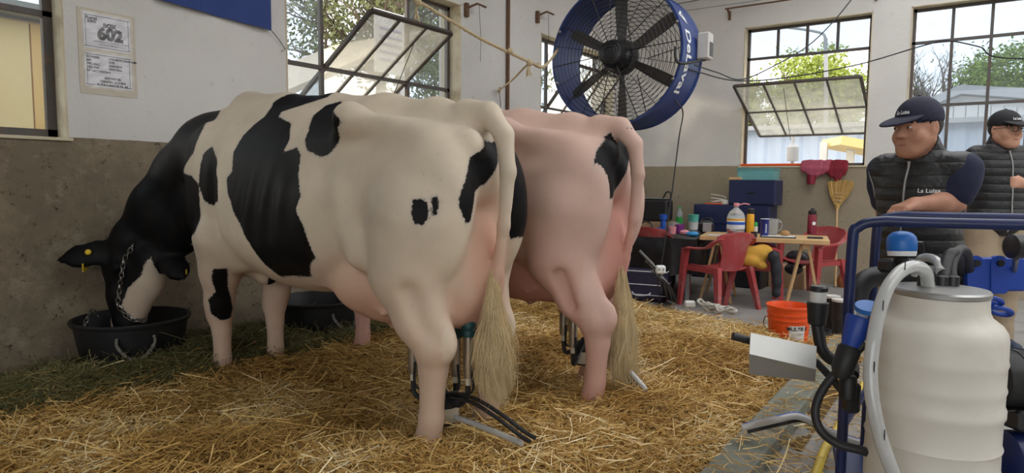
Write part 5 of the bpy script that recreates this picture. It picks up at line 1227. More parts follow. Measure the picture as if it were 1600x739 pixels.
# ---------------------------------------------------------------- red plastic armchairs
def chair(loc, ang, label):
    """local: seat faces +y, built around its base centre"""
    loc = Vector(loc); t = thing('plastic_armchair', loc, label, 'chair', 'red plastic armchairs'); t.rotation_euler = (0, 0, ang); WL[t.name] = Vector((0, 0, 0))
    def sheet(rows, th):
        mb = MB(); n = len(rows); m = len(rows[0]); A = [Vector(p) for r in rows for p in r]; N = []
        for i in range(n):
            for j in range(m):
                du = Vector(rows[min(i+1, n-1)][j])-Vector(rows[max(i-1, 0)][j]); dv = Vector(rows[i][min(j+1, m-1)])-Vector(rows[i][max(j-1, 0)]); N.append(du.cross(dv).normalized()*th)
        mb.v = A+[a+nn for a, nn in zip(A, N)]; o = n*m
        for i in range(n-1):
            for j in range(m-1): a = i*m+j; mb.f += [(a, a+1, a+m+1, a+m), (o+a, o+a+m, o+a+m+1, o+a+1)]
        for j in range(m-1): mb.f += [(j, o+j, o+j+1, j+1), ((n-1)*m+j, (n-1)*m+j+1, o+(n-1)*m+j+1, o+(n-1)*m+j)]
        for i in range(n-1): mb.f += [(i*m, i*m+m, o+i*m+m, o+i*m), (i*m+m-1, o+i*m+m-1, o+i*m+2*m-1, i*m+2*m-1)]
        return mb
    rows = [[(x*(.20+.03*(y+.2)/.42), y, .405+.03*x*x+.012*(y+.2)/.42-(.03*max(0, (y-.17)/.05)**2)) for x in [k/4-1 for k in range(9)]] for y in (-.20, -.1, 0, .1, .18, .22)]
    sheet(rows, .010).build('seat', M_red, t)
    rows = []
    for z, wd, yy in ((.40, .155, -.20), (.50, .16, -.225), (.60, .165, -.25), (.68, .19, -.268), (.73, .25, -.275), (.765, .25, -.28), (.785, .22, -.285), (.795, .15, -.287)):
        rows.append([(x*wd, yy+.045*x*x*(wd/.2), z-.012*x*x*(z > .7)) for x in [k/5-1 for k in range(11)]])
    sheet(rows, .012).build('backrest', M_red, t)
    for s_ in (-1, 1):
        pts = catmull([(s_*.215, -.245, .735), (s_*.265, -.20, .70), (s_*.275, -.10, .635), (s_*.275, .05, .615), (s_*.27, .17, .612), (s_*.265, .225, .59)], 4)
        mb = MB()
        for i in range(len(pts)-1): pass
        n = len(pts); rr = [(.03+.012*min(1, i/n*1.6)) for i in range(n)]
        b = len(mb.v)
        for p, r_ in zip(pts, rr):
            for (ox, oz) in ((-r_, -.008), (r_, -.012), (r_*1.02, 0), (0, .012), (-r_, .006)): mb.v.append(Vector((p.x+ox, p.y, p.z+oz)))
        for i in range(n-1):
            for k in range(5): mb.f.append((b+i*5+k, b+i*5+(k+1) % 5, b+(i+1)*5+(k+1) % 5, b+(i+1)*5+k))
        mb.f.append((4, 3, 2, 1, 0)); mb.f.append(tuple(b+(n-1)*5+k for k in range(5))); mb.build('armrest', M_red, t)
        for (top, foot, hh) in (((s_*.262, .215), (s_*.285, .26), .60), ((s_*.215, -.20), (s_*.275, -.29), .44)):
            mb = MB(); q = [Vector((top[0], top[1], hh)), Vector(((top[0]+foot[0])/2, (top[1]+foot[1])/2, hh*.5)), Vector((foot[0], foot[1], 0))]
            for p, r_ in zip(q, (.034, .03, .022)):
                for (ox, oy) in ((-r_, -r_), (r_, -r_), (r_, r_), (-r_, r_)): mb.v.append(p+Vector((ox*.8, oy, 0)))
            for i in range(2):
                for k in range(4): mb.f.append((i*4+k, i*4+(k+1) % 4, (i+1)*4+(k+1) % 4, (i+1)*4+k))
            mb.f += [(3, 2, 1, 0), (8, 9, 10, 11)]; mb.build('leg', M_red, t)
        MB().bar((s_*.222, -.2, .40), (s_*.245, .21, .40), .02, .05).build('side_rail', M_red, t)
    return t
c1 = (onz(1065, 475, 0)+onz(1155, 486, 0))/2
chair((c1.x+.05, c1.y+.10, 0), R(62), 'red plastic armchair with its back turned near the pile of rope')
chair((-1.93, 7.22, 0), R(-70), 'red plastic armchair with jackets on it under the pine table')
chair((-1.50, 8.05, 0), R(150), 'red plastic armchair behind the right end of the pine table')
chair((-2.95, 7.0, 0), R(-5), 'red plastic armchair half hidden beneath the black sheeted table')
def lump(name, blobs, m, label, cat, h=.014, sm=1):
    b = np.array([x[0] for x in blobs]); lo = b.min(0)-.3; hi = b.max(0)+.3; s = SDF(lo, hi, h)
    for (c, r) in blobs: s.ell(c, r, .03)
    v, q = s.mesh(); v = smooth_verts(v, q, sm, .5); c = np.array([v[:, 0].mean(), v[:, 1].mean(), v[:, 2].min()]); o = np_mesh(name, v-c, q, m, None); o.location = tuple(c); tag(o, label, cat); return o
g = lambda px, py, D: tuple(at(px, py, D))
lump('jacket', [(g(1165, 392, 6.78), (.10, .06, .06)), (g(1180, 398, 6.75), (.13, .07, .09)), (g(1192, 392, 6.75), (.10, .06, .07)), (g(1172, 408, 6.72), (.10, .06, .06)), (g(1190, 415, 6.70), (.06, .05, .04))], M_mustard, 'mustard yellow jacket hung over the chair at the table', 'jacket')
lump('jacket', [(g(1209, 402, 6.62), (.06, .06, .07)), (g(1213, 420, 6.62), (.055, .06, .10)), (g(1214, 440, 6.62), (.05, .05, .09)), (g(1213, 458, 6.62), (.045, .04, .05))], M_darkfab, 'dark padded jacket hanging beside the mustard jacket', 'jacket')
lump('shoulder_bag', [(g(1246, 404, 7.55), (.13, .08, .10)), (g(1240, 420, 7.5), (.10, .08, .07))], M_blackp, 'black bag on the chair under the table end', 'bag')
lump('feed_sack', [(g(1327, 440, 8.15), (.14, .11, .13)), (g(1331, 456, 8.15), (.18, .13, .09)), (g(1322, 428, 8.15), (.07, .06, .10))], mat('orange_sack', (.36, .13, .05), .9, var=.3, bump=.4), 'brown orange feed sack slumped by the back wall', 'sack')
MB().box(ony(1232, 437, 8.6), (.42, .3, .36), None, .01).build('carton', M_card, None, 'cardboard carton on the floor behind the table legs', 'box', origin=ony(1232, 437, 8.6))
t = thing('bottle_crate', (-2.35, 8.3, 0), 'dark crate of empty bottles under the pine table', 'crate'); MB().box((-2.35, 8.3, .15), (.55, .32, .30), None, .02).build('crate', M_blackp, t)
# ---------------------------------------------------------------- bags, rope heap, bucket, boots, hoses on the floor
M_bag = mat('purple_navy_fabric', (.035, .028, .065), .7, var=.2, bump=.2); M_pipe = mat('white_piping', (.72, .72, .74), .6)
def bag(c, size, ang, label):
    c = Vector(c); t = thing('show_bag', c, label, 'bag', 'navy bags with white piping'); rt_ = Matrix.Rotation(ang, 3, 'Z')
    MB().box(c+Vector((0, 0, size[2]/2)), size, rt_, .03).build('body', M_bag, t)
    for z in (.22, .55, .97):
        hx, hy = size[0]/2+.004, size[1]/2+.004
        MB().tube([c+rt_ @ Vector((x*hx, y*hy, size[2]*z)) for x, y in ((-1, -.9), (-.95, -1), (.95, -1), (1, -.9), (1, .9), (.95, 1), (-.95, 1), (-1, .9))], .006, 5, closed=True).build('piping', M_pipe, t)
    MB().tube(catmull([c+rt_ @ Vector((-.1, -size[1]/2-.01, size[2]*.3)), c+rt_ @ Vector((-.04, -size[1]/2-.05, size[2]*.22)), c+rt_ @ Vector((.08, -size[1]/2-.05, size[2]*.25)), c+rt_ @ Vector((.1, -size[1]/2-.01, size[2]*.3))], 5), .008, 6).build('handle', M_pipe, t)
q = onz(1008, 470, .03); bag((q.x-.12, q.y+.25, .0), (.52, .34, .34), R(12), 'purple navy bag with white piping right of the pale cow tail')
q = onz(838, 462, .05); bag((q.x-.1, q.y+.3, .0), (.95, .40, .34), R(10), 'long navy bag with white piping seen between the cows')
t = thing('cable_bundle', onz(1030, 466, 0), 'heap of black and grey cables beside the navy bag', 'cables')
for k in range(9):
    a = at(1000+k*3, 392+k*5, 6.3-.02*k); b = at(1028+k*2.4, 425+k*3, 6.2); e_ = onz(1036+k*2.5, 464+k, .03); MB().tube(catmull([a, b, e_], 6), .011 if k % 3 else .014, 6).build('cable', M_black if k % 3 else mat('grey_cable', (.22, .22, .23), .5), t)
p = onz(1022, 452, .02); MB().ell((p.x+.02, p.y+.25, .14), (.14, .13, .22), 14, 9).build('black_sack', M_darkfab, t)
q = onz(1115, 487, .10); t = thing('rope_heap', (q.x, q.y, .05), 'heap of dirty white rope halters at the straw edge', 'rope'); rg = random.Random(9)
for k in range(6):
    pts = []; cx0, cy0 = q.x+rg.uniform(-.14, .12), q.y+rg.uniform(-.05, .05); rr = rg.uniform(.07, .14)
    for i in range(9): a = i*.8+k; pts.append((cx0+math.cos(a)*rr*rg.uniform(.7, 1.2), cy0+math.sin(a)*rr*.7, .10+rg.uniform(0, .05)+.008*k))
    MB().tube(catmull(pts, 5), .013, 6).build('rope', mat('dirty_white_rope', (.52, .50, .45), .9, var=.25, scale=50, bump=.4), t)
MB().box((q.x-.22, q.y-.02, .15), (.10, .07, .06), Matrix.Rotation(.5, 3, 'Z'), .012).build('white_plug', M_white, t)
bb = onz(1230, 551, 0); bk = thing('plastic_bucket', bb, 'orange plastic bucket with a white label on the concrete', 'bucket')
MB().lathe([(.125, 0), (.132, .004), (.147, .26), (.155, .262), (.155, .275), (.149, .278), (.150, .30), (.158, .302), (.158, .318), (.152, .32), (.155, .352), (.164, .355), (.165, .37), (.158, .372), (.148, .34), (.13, .02), (.005, .012)], 40, bb).build('body', M_orange, bk)
mb = MB(); a0 = math.atan2(-FW.y, -FW.x); 
def BKp(a, z, o=0): r_ = .1325+(z/.26)*.0145+.0015+o; return bb+Vector((math.cos(a)*r_, math.sin(a)*r_, z))
vs = []; 
for i in range(9):
    a = a0+.05-.42+.84*i/8; vs += [BKp(a, .09), BKp(a, .235)]
MB().add(vs, [(2*i, 2*i+2, 2*i+3, 2*i+1) for i in range(8)]).build('label_sheet', M_label, bk)
tv, tf = text_geo('MULTIE 8', .038, .001); MB().add([BKp(a0+.05+v.x/.146, .212+v.y, .002) for v in tv], tf).build('lettering', M_ink, bk)
tv, tf = text_geo('ACEITE HIDRAULICO', .013, 0); MB().add([BKp(a0+.05+v.x/.146, .175+v.y, .002) for v in tv], tf).build('lettering', M_ink, bk)
MB().tube([BKp(a0+1.5+3.3*i/16, .29-.17*math.sin(math.pi*i/16), .03) for i in range(17)], .004, 6).build('bail_handle', M_steel, bk)
def boot(c, ang, label, lean=0.):
    c = Vector(c); s = SDF((-.12, -.2, -.01), (.12, .2, .42), .009); s.chain([(0, .03, .10), (0, .025, .22), (0, .02, .35)], [.052, .056, .062], .02); s.chain([(0, .03, .05), (0, -.06, .045), (0, -.14, .038)], [.052, .048, .042], .02, flat=((0, 0, 1), .9)); s.ell((0, .02, .37), (.05, .05, .05), .01, sub=True)
    s.cone((0, -.13, -.03), (0, .06, -.03), .08, .08, .005, sub=True)
    v, q = s.mesh(); t = thing('rubber_boot', c, label, 'boot', 'pair of rubber boots'); t.rotation_euler = (0, lean, ang); np_mesh('shaft', v, q, M_black, t); WL[t.name] = Vector((0, 0, 0))
    MB().lathe([(.062, .355), (.067, .358), (.067, .374), (.058, .376)], 18, (0, .02, 0)).build('lining', M_greyb, t)
bt_ = onz(1311, 541, 0); boot(bt_, R(20), 'black rubber boot with grey lining beside the orange bucket'); bt2 = onz(1296, 536, 0); boot((bt2.x-.02, bt2.y+.08, 0), R(-10), 'black rubber boot half hidden behind the milking jar')
M_yhose = mat('yellow_hose', (.68, .50, .06), .4, var=.15)
yh = [onz(1325, 640, .02), onz(1310, 668, .02), onz(1290, 700, .02), onz(1277, 735, .02), onz(1262, 780, .02), onz(1235, 850, .02)]
cord('garden_hose', [onz(1350, 600, .02)]+yh, .021, M_yhose, 'yellow hose lying on the concrete beside the kerb', 'hose', sides=10)
mh = [onz(1160, 668, .17), onz(1185, 662, .20), onz(1215, 655, .25), onz(1245, 650, .26), onz(1275, 662, .22), onz(1300, 676, .14), onz(1340, 690, .10), onz(1400, 702, .09), onz(1480, 720, .09)]
t = thing('vacuum_hose', onz(1215, 655, .1), 'clear milk hose with blue stripe coming out of the straw', 'hose')
MB().tube(catmull(mh, 8), .016, 10).build('hose', M_clear, t); MB().tube([p+Vector((0, 0, .0155)) for p in catmull(mh, 8)], .003, 5).build('stripe', M_blueline, t)
cord('pulse_line', [Vector(p)+Vector((.01, .05, -.03)) for p in mh], .012, M_black, 'black twin pulse line beside the clear milk hose', 'hose')
# ---------------------------------------------------------------- milking cart
M_cartb = mat('navy_cart_paint', (.008, .020, .095), .38, var=.2, scale=10, stain=(.03, .025, .03), stain_scale=8, stain_amt=.6)
M_blueb = mat('bright_blue_plastic', (.02, .16, .55), .4, var=.12); M_blued = mat('royal_blue_plastic', (.015, .06, .36), .4, var=.12); M_alu = mat('aluminium_sheet', (.50, .50, .48), .45, .7, var=.06, scale=3, stain=(.4, .4, .38), stain_scale=2, stain_amt=.3)
M_milk = mat('milky_plastic', (.70, .67, .60), .42, var=.05, scale=4, stain=(.50, .46, .38), stain_scale=3.5, stain_amt=.5)
F0 = at(1345, 345, 2.2); zb = F0.z; e1 = Vector((.975, .222, 0)).normalized(); e2v = Vector((-e1.y, e1.x, 0)); CL, CWd = 1.15, .52
def CP(u, v, z): return Vector((F0.x, F0.y, 0))+e1*u+e2v*v+Vector((0, 0, z))
cart = thing('milking_cart', CP(CL/2, CWd/2, 0), 'navy tubular milking cart with pump and hoses', 'milking cart')
for v_ in (0, CWd):
    uo = 0 if v_ == 0 else .13
    MB().tube(catmull([CP(-.022+uo, v_, .16), CP(-.022+uo, v_, .6), CP(-.022+uo, v_, zb-.09), CP(-.006+uo, v_, zb-.022), CP(.06+uo, v_, zb), CP(.2+uo, v_, zb), CP(CL-.1, v_, zb), CP(CL-.02, v_, zb-.03), CP(CL, v_, zb-.1), CP(CL, v_, .16)], 7), .0175, 12).build('frame_tube', M_cartb, cart)
for u_ in (0, CL): MB().tube([CP(u_-.02*(u_ == 0), 0, .45), CP(u_+.11*(u_ == 0), CWd, .45)], .014, 8).build('cross_tube', M_cartb, cart)
MB().box(CP(CL/2, CWd/2, .17), (CL+.02, CWd, .03), Matrix((e1, e2v, Vector((0, 0, 1)))).transposed(), .006).build('platform', M_cartb, cart)
for u_ in (.1, CL-.1):
    for v_ in (-.04, CWd+.04): MB().lathe([(.05, -.022), (.078, -.022), (.085, -.012), (.085, .012), (.078, .022), (.05, .022)], 24, CP(u_, v_, .085), e2v).build('wheel', M_black, cart)
    MB().tube([CP(u_, -.04, .085), CP(u_, CWd+.04, .085)], .012, 8).build('axle', M_steel, cart); MB().box(CP(u_, CWd/2, .12), (.04, .3, .08), Matrix((e1, e2v, Vector((0, 0, 1)))).transposed()).build('axle_block', M_cartb, cart)
# vacuum manifold across the back of the cart
pm = [at(1338, 476, 2.32), at(1342, 452, 2.34), at(1356, 436, 2.36), at(1385, 430, 2.38), at(1450, 430, 2.38), at(1530, 434, 2.36), at(1620, 438, 2.34), CP(CL, CWd*.5, .86)]
man = MB().tube(catmull(pm, 8), .036, 14).build('vacuum_pipe', M_black, cart)
for px in (1525, 1562):
    c = at(px, 428, 2.31); mb = MB(); poly = [(math.cos(a)*.03, .035+math.sin(a)*.03) for a in [R(x) for x in range(0, 181, 20)]]+[(-.03, -.06), (-.02, -.07), (.02, -.07), (.03, -.06)]
    mb.prism(poly, c+FW*.02, RT, UP, .02); cl_ = mb.build('clamp', M_blued, cart); MB().lathe([(.012, 0), (.012, .01)], 10, c+UP*.038-FW*.0, -FW).build('bolt', M_wire, cl_)
MB().box(at(1560, 428, 2.34), (.16, .05, .12), Matrix((RT, FW, UP)).transposed(), .006).build('clamp_block', M_blued, cart)
gp = at(1578, 385, 2.25); ga = (-RT*.35-FW*.3).normalized(); mb = MB(); mb.lathe([(.030, 0), (.042, .004), (.042, .04), (.038, .044)], 24, gp, RT); ggo = mb.build('gauge', M_blackp, cart); MB().lathe([(.037, .043), (.037, .046)], 24, gp, RT).build('gauge_face', M_whitel, ggo); MB().tube([gp-UP*.04+RT*.02, at(1584, 426, 2.33)], .009, 8).build('gauge_stem', M_steel, ggo)
# pulsator with blue dome
c = at(1409, 394, 2.2); mb = MB(); mb.lathe([(.044, .004), (.046, .012), (.046, .034), (.043, .050), (.034, .062), (.020, .069), (.004, .071)], 28, c, UP); pd = mb.build('pulsator_cap', M_blueb, cart); MB().lathe([(.042, -.012), (.044, .0), (.044, .006)], 20, c, UP).build('pulsator_base', M_whitel, pd)
MB().tube([c-UP*.005, at(1406, 424, 2.3)], .022, 12).build('pulsator_stem', M_black, cart); MB().tube([at(1428, 380, 2.2), at(1440, 380, 2.2), at(1441, 395, 2.22)], .008, 6).build('nozzle', M_black, cart)
MB().box(at(1405, 415, 2.28), (.12, .08, .05), Matrix((RT, FW, UP)).transposed(), .012).build('valve_block', M_black, cart)
# looped black hoses and clear hose over the lid
def hose(name, pts, r, m, par): return MB().tube(catmull(pts, 8), r, 12).build(name, m, par)
LIDC = at(1461, 452, 2.0)
hose('black_hose', [at(1472, 455, 2.0), at(1474, 430, 2.02), at(1480, 405, 2.06), at(1488, 395, 2.1), at(1498, 400, 2.2), at(1502, 425, 2.34)], .017, M_black, cart)
hose('black_hose', [at(1488, 452, 2.02), at(1486, 415, 2.08), at(1497, 392, 2.14), at(1509, 395, 2.2), at(1514, 420, 2.3)], .017, M_black, cart)
hose('clear_hose', [at(1430, 430, 2.2), at(1434, 410, 2.18), at(1447, 402, 2.14), at(1464, 408, 2.08), at(1470, 425, 2.02)], .014, M_clear, cart)
# jar, plate and fittings hanging at the left end
c = at(1278, 475, 2.35); ja = thing('sampling_jar', c, None) if False else None
MB().lathe([(.026, -.075), (.031, -.07), (.037, -.0), (.037, .006), (.030, .008)], 22, c+Vector((0, 0, -.0))).build('jar_cup', M_black, cart)
MB().lathe([(.027, .006), (.028, .01), (.028, .045), (.026, .048)], 22, c).build('jar_glass', M_white, cart); MB().lathe([(.028, .046), (.031, .048), (.031, .06), (.026, .066)], 22, c).build('jar_lid', M_blackp, cart)
hose('elbow_hose', [c-Vector((0, 0, .07)), at(1279, 520, 2.35), at(1284, 545, 2.34), at(1300, 562, 2.33), at(1330, 570, 2.3), F0+Vector((0, 0, -.53))], .021, M_black, cart)
c = at(1343, 500, 2.12); d = (at(1322, 560, 2.12)-c).normalized(); mb = MB(); mb.lathe([(.040, -.01), (.043, .0), (.034, .06), (.026, .10)], 22, c, d); mb.build('funnel', M_blued, cart); MB().lathe([(.03, .09), (.036, .10), (.034, .17), (.02, .20)], 20, c, d).build('funnel_base', M_black, cart)
MB().tube([at(1349, 482, 2.12), at(1345, 505, 2.12)], .018, 12).build('plunger', M_white, cart)
MB().lathe([(.018, -.008), (.040, -.008), (.040, .008), (.018, .008)], 22, at(1357, 481, 2.1), Vector((.1, -.3, 1))).build('blue_ring', M_blueb, cart)
P1 = [at(1173, 520, 2.25), at(1276, 541, 2.25), at(1275, 577, 2.20), at(1171, 553, 2.20)]; P2 = [P1[3], P1[2], at(1274, 596, 2.26), at(1171, 585, 2.26)]
th = -FW*.003
for q in (P1, P2): pass
mb = MB(); vs = [P1[0], P1[1], P1[2], P1[3], P2[2], P2[3]]; vs = vs+[v-th*1.5 for v in vs]; mb.add(vs, [(0, 3, 2, 1), (3, 5, 4, 2), (6, 7, 8, 9), (9, 8, 10, 11), (0, 1, 7, 6), (1, 2, 8, 7), (2, 4, 10, 8), (4, 5, 11, 10), (5, 3, 9, 11), (3, 0, 6, 9)]); mb.build('splash_plate', M_alu, cart, smooth=False)
MB().tube([at(1145, 525, 2.27), at(1175, 533, 2.27)], .014, 12).build('plate_handle', M_black, cart)
MB().tube([at(1172, 530, 2.27), at(1230, 556, 2.27), at(1276, 566, 2.27), at(1300, 592, 2.26), at(1325, 622, 2.24), at(1334, 640, 2.22)], .013, 10).build('plate_arm', M_black, cart)
hose('loop_hose', [at(1352, 535, 2.1), at(1320, 568, 2.12), at(1288, 605, 2.14), at(1274, 640, 2.14), at(1282, 672, 2.12), at(1310, 694, 2.1), at(1350, 705, 2.06), at(1385, 722, 2.0), at(1402, 752, 1.96)], .014, M_black, cart)
c = at(1330, 620, 2.17); MB().box(c, (.045, .05, .10), Matrix.Rotation(_y, 3, 'Z'), .008).build('post_clamp', M_black, cart)
MB().lathe([(.02, -.05), (.027, -.045), (.027, .02), (.02, .03)], 12, at(1325, 600, 2.15)).build('valve_body', M_black, cart)
# vacuum pump and motor at the right
c = at(1606, 590, 2.2); ax = RT
mb = MB(); mb.lathe([(.06, -.13), (.088, -.115), (.095, -.09), (.095, .22), (.06, .24)], 28, c, ax); mo = mb.build('pump_motor', mat('black_paint', (.014, .015, .014), .45, var=.4, scale=12), cart)
for k in range(7): MB().lathe([(.0955, -.06+k*.035), (.098, -.058+k*.035), (.098, -.05+k*.035), (.0955, -.048+k*.035)], 28, c, ax, cap=False).build('cooling_fin', M_blackp, mo)
MB().box(c-UP*.13+RT*.02, (.20, .14, .07), Matrix((RT, FW, UP)).transposed(), .01).build('pump_body', M_blackp, cart); MB().lathe([(.07, -.1), (.085, -.09), (.085, .2)], 24, at(1612, 712, 2.2), ax).build('oil_tank', M_cartb, cart)
MB().box(CP(.72, CWd/2+.02, .33), (.24, .2, .30), Matrix((e1, e2v, Vector((0, 0, 1)))).transposed(), .01).build('pump_mount', M_blackp, cart)
hose('thin_cable', [at(1537, 465, 2.15), at(1545, 520, 2.15), at(1548, 570, 2.15), at(1550, 610, 2.15), at(1560, 640, 2.15), at(1585, 642, 2.15)], .0045, M_wire, cart)
hose('thin_cable', [at(1550, 660, 2.15), at(1547, 690, 2.15), at(1556, 735, 2.15)], .0045, M_wire, cart)
for (px, py, rr_) in ((1550, 470, .045), (1563, 486, .05)):
    c = at(px, py, 2.1); mb = MB(); loop = [c+RT*(math.cos(a)*rr_*.62)-FW*(math.sin(a)*rr_*.5)+UP*(math.sin(a)*rr_*.16-math.cos(a)*rr_*.22) for a in [R(x) for x in range(0, 360, 18)]]; mb.tube(loop, .008, 8, closed=True); mb.build('blue_clip', M_blued, cart)
MB().tube([at(1523, 463, 2.08), at(1545, 474, 2.1), at(1560, 480, 2.1)], .012, 8).build('clip_lever', M_blued, cart)
# the milk can on the cart
cx_ = at(1459, 600, 2.0); mc = Vector((cx_.x, cx_.y, .186)); K2 = 2.0/FPX
def zz(py): return at(1459, py, 2.0).z-mc.z
can = thing('milk_can', mc, 'large milky white plastic can with steel lid on the cart', 'container')
prof = [(.155, 0), (.165, .01)]
rg_ = [(760, .177), (728, .178), (722, .181), (716, .178), (690, .177), (684, .1815), (678, .177), (640, .177), (634, .183), (624, .183), (618, .178), (600, .178), (594, .1815), (588, .178), (560, .178), (554, .1815), (548, .1785), (520, .178), (508, .174), (499, .163), (493, .148), (488, .136), (480, .129), (470, .127), (458, .127)]
prof += [(r_, zz(py)) for py, r_ in rg_]
MB().lathe(prof, 48, mc).build('body', M_milk, can)
MB().lathe([(.120, zz(458)), (.130, zz(457)), (.131, zz(451)), (.127, zz(448)), (.06, zz(446)), (.01, zz(445.5))], 40, mc).build('steel_lid', mat('dull_steel', (.45, .45, .44), .35, .8), can)
for (px, py) in ((1443, 447), (1472, 447), (1488, 450)): 
    q = at(px, py, 2.0); MB().lathe([(.016, 0), (.018, .002), (.018, .03), (.013, .034)], 14, (q.x, q.y, mc.z+zz(447))).build('lid_port', M_blackp, can)
hp = [at(1450, 448, 1.98), at(1446, 425, 1.95), at(1430, 416, 1.92), at(1408, 424, 1.89), at(1388, 448, 1.86), at(1374, 485, 1.84), at(1365, 530, 1.82), at(1360, 580, 1.81), at(1364, 630, 1.80), at(1376, 685, 1.79), at(1392, 730, 1.78), at(1410, 775, 1.78)]
MB().tube(catmull(hp, 8), .0185, 14).build('milk_hose', M_clear, can)
for i in (3, 5, 7, 9): MB().tube([hp[i]+(-FW*.0175)+Vector((0, 0, .03)), hp[i]+(-FW*.0175)], .0015, 4).build('hose_print', M_ink, can)

# ---------------------------------------------------------------- the two men
from mathutils.bvhtree import BVHTree
def skin_mat(name, col):
    m = mat(name, col, .5, var=.12, scale=14, bump=.12, bscale=150, spec=.4); B = m.node_tree.nodes['Principled BSDF']; return m
M_skin = skin_mat('skin_tan', (.50, .25, .165)); M_skin2 = skin_mat('skin_light', (.56, .30, .205))
M_navyc = mat('navy_jersey', (.014, .018, .05), .85, var=.15, scale=20, bump=.25, bscale=40)
M_cap = mat('navy_cap_twill', (.014, .016, .04), .8, var=.15, bump=.15, bscale=200); M_capk = mat('black_cap_twill', (.012, .012, .016), .8, var=.15, bump=.15, bscale=200)
M_khaki = mat('khaki_twill', (.36, .28, .19), .85, var=.12, scale=10, bump=.25, bscale=40)
M_hairk = mat('dark_hair', (.018, .013, .010), .6, var=.3, scale=60, bump=.5, bscale=120)
M_eye = mat('eye_dark', (.03, .02, .015), .2); M_eyew = mat('eye_white', (.62, .58, .54), .3); M_lip = mat('lip', (.40, .17, .13), .5)
M_shoe = mat('navy_trainer', (.03, .045, .08), .7, var=.3); M_vpipe = mat('grey_piping', (.36, .36, .35), .6)
def vest_mat(name, col):
    m = bpy.data.materials.new(name); m.use_nodes = True; n = m.node_tree; B = n.nodes['Principled BSDF']; L = n.links
    B.inputs['Roughness'].default_value = .48; B.inputs['Specular IOR Level'].default_value = .45
    tcn = n.nodes.new('ShaderNodeTexCoord'); no = n.nodes.new('ShaderNodeTexNoise'); no.inputs['Scale'].default_value = 9; L.new(tcn.outputs['Object'], no.inputs['Vector'])
    mx = n.nodes.new('ShaderNodeMix'); mx.data_type = 'RGBA'; mx.inputs[6].default_value = (*[c*.7 for c in col], 1); mx.inputs[7].default_value = (*[c*1.4 for c in col], 1); L.new(no.outputs['Fac'], mx.inputs[0]); L.new(mx.outputs[2], B.inputs['Base Color'])
    sp = n.nodes.new('ShaderNodeSeparateXYZ'); L.new(tcn.outputs['Object'], sp.inputs[0])
    wv = n.nodes.new('ShaderNodeMath'); wv.operation = 'MULTIPLY'; wv.inputs[1].default_value = 1/.055; L.new(sp.outputs['Z'], wv.inputs[0])
    fr = n.nodes.new('ShaderNodeMath'); fr.operation = 'PINGPONG'; fr.inputs[1].default_value = .5; L.new(wv.outputs[0], fr.inputs[0])
    po = n.nodes.new('ShaderNodeMath'); po.operation = 'POWER'; po.inputs[1].default_value = .35; L.new(fr.outputs[0], po.inputs[0])
    n2 = n.nodes.new('ShaderNodeTexNoise'); n2.inputs['Scale'].default_value = 16; n2.inputs['Detail'].default_value = 4; n2.inputs['Distortion'].default_value = .8; L.new(tcn.outputs['Object'], n2.inputs['Vector'])
    ad = n.nodes.new('ShaderNodeMath'); ad.operation = 'MULTIPLY_ADD'; ad.inputs[1].default_value = .9; L.new(n2.outputs['Fac'], ad.inputs[0]); L.new(po.outputs[0], ad.inputs[2])
    bp = n.nodes.new('ShaderNodeBump'); bp.inputs['Strength'].default_value = .7; bp.inputs['Distance'].default_value = .018; L.new(ad.outputs[0], bp.inputs['Height']); L.new(bp.outputs[0], B.inputs['Normal'])
    return m
M_vest = vest_mat('black_quilted_vest', (.020, .021, .022)); M_jack = vest_mat('black_jacket', (.013, .014, .016))
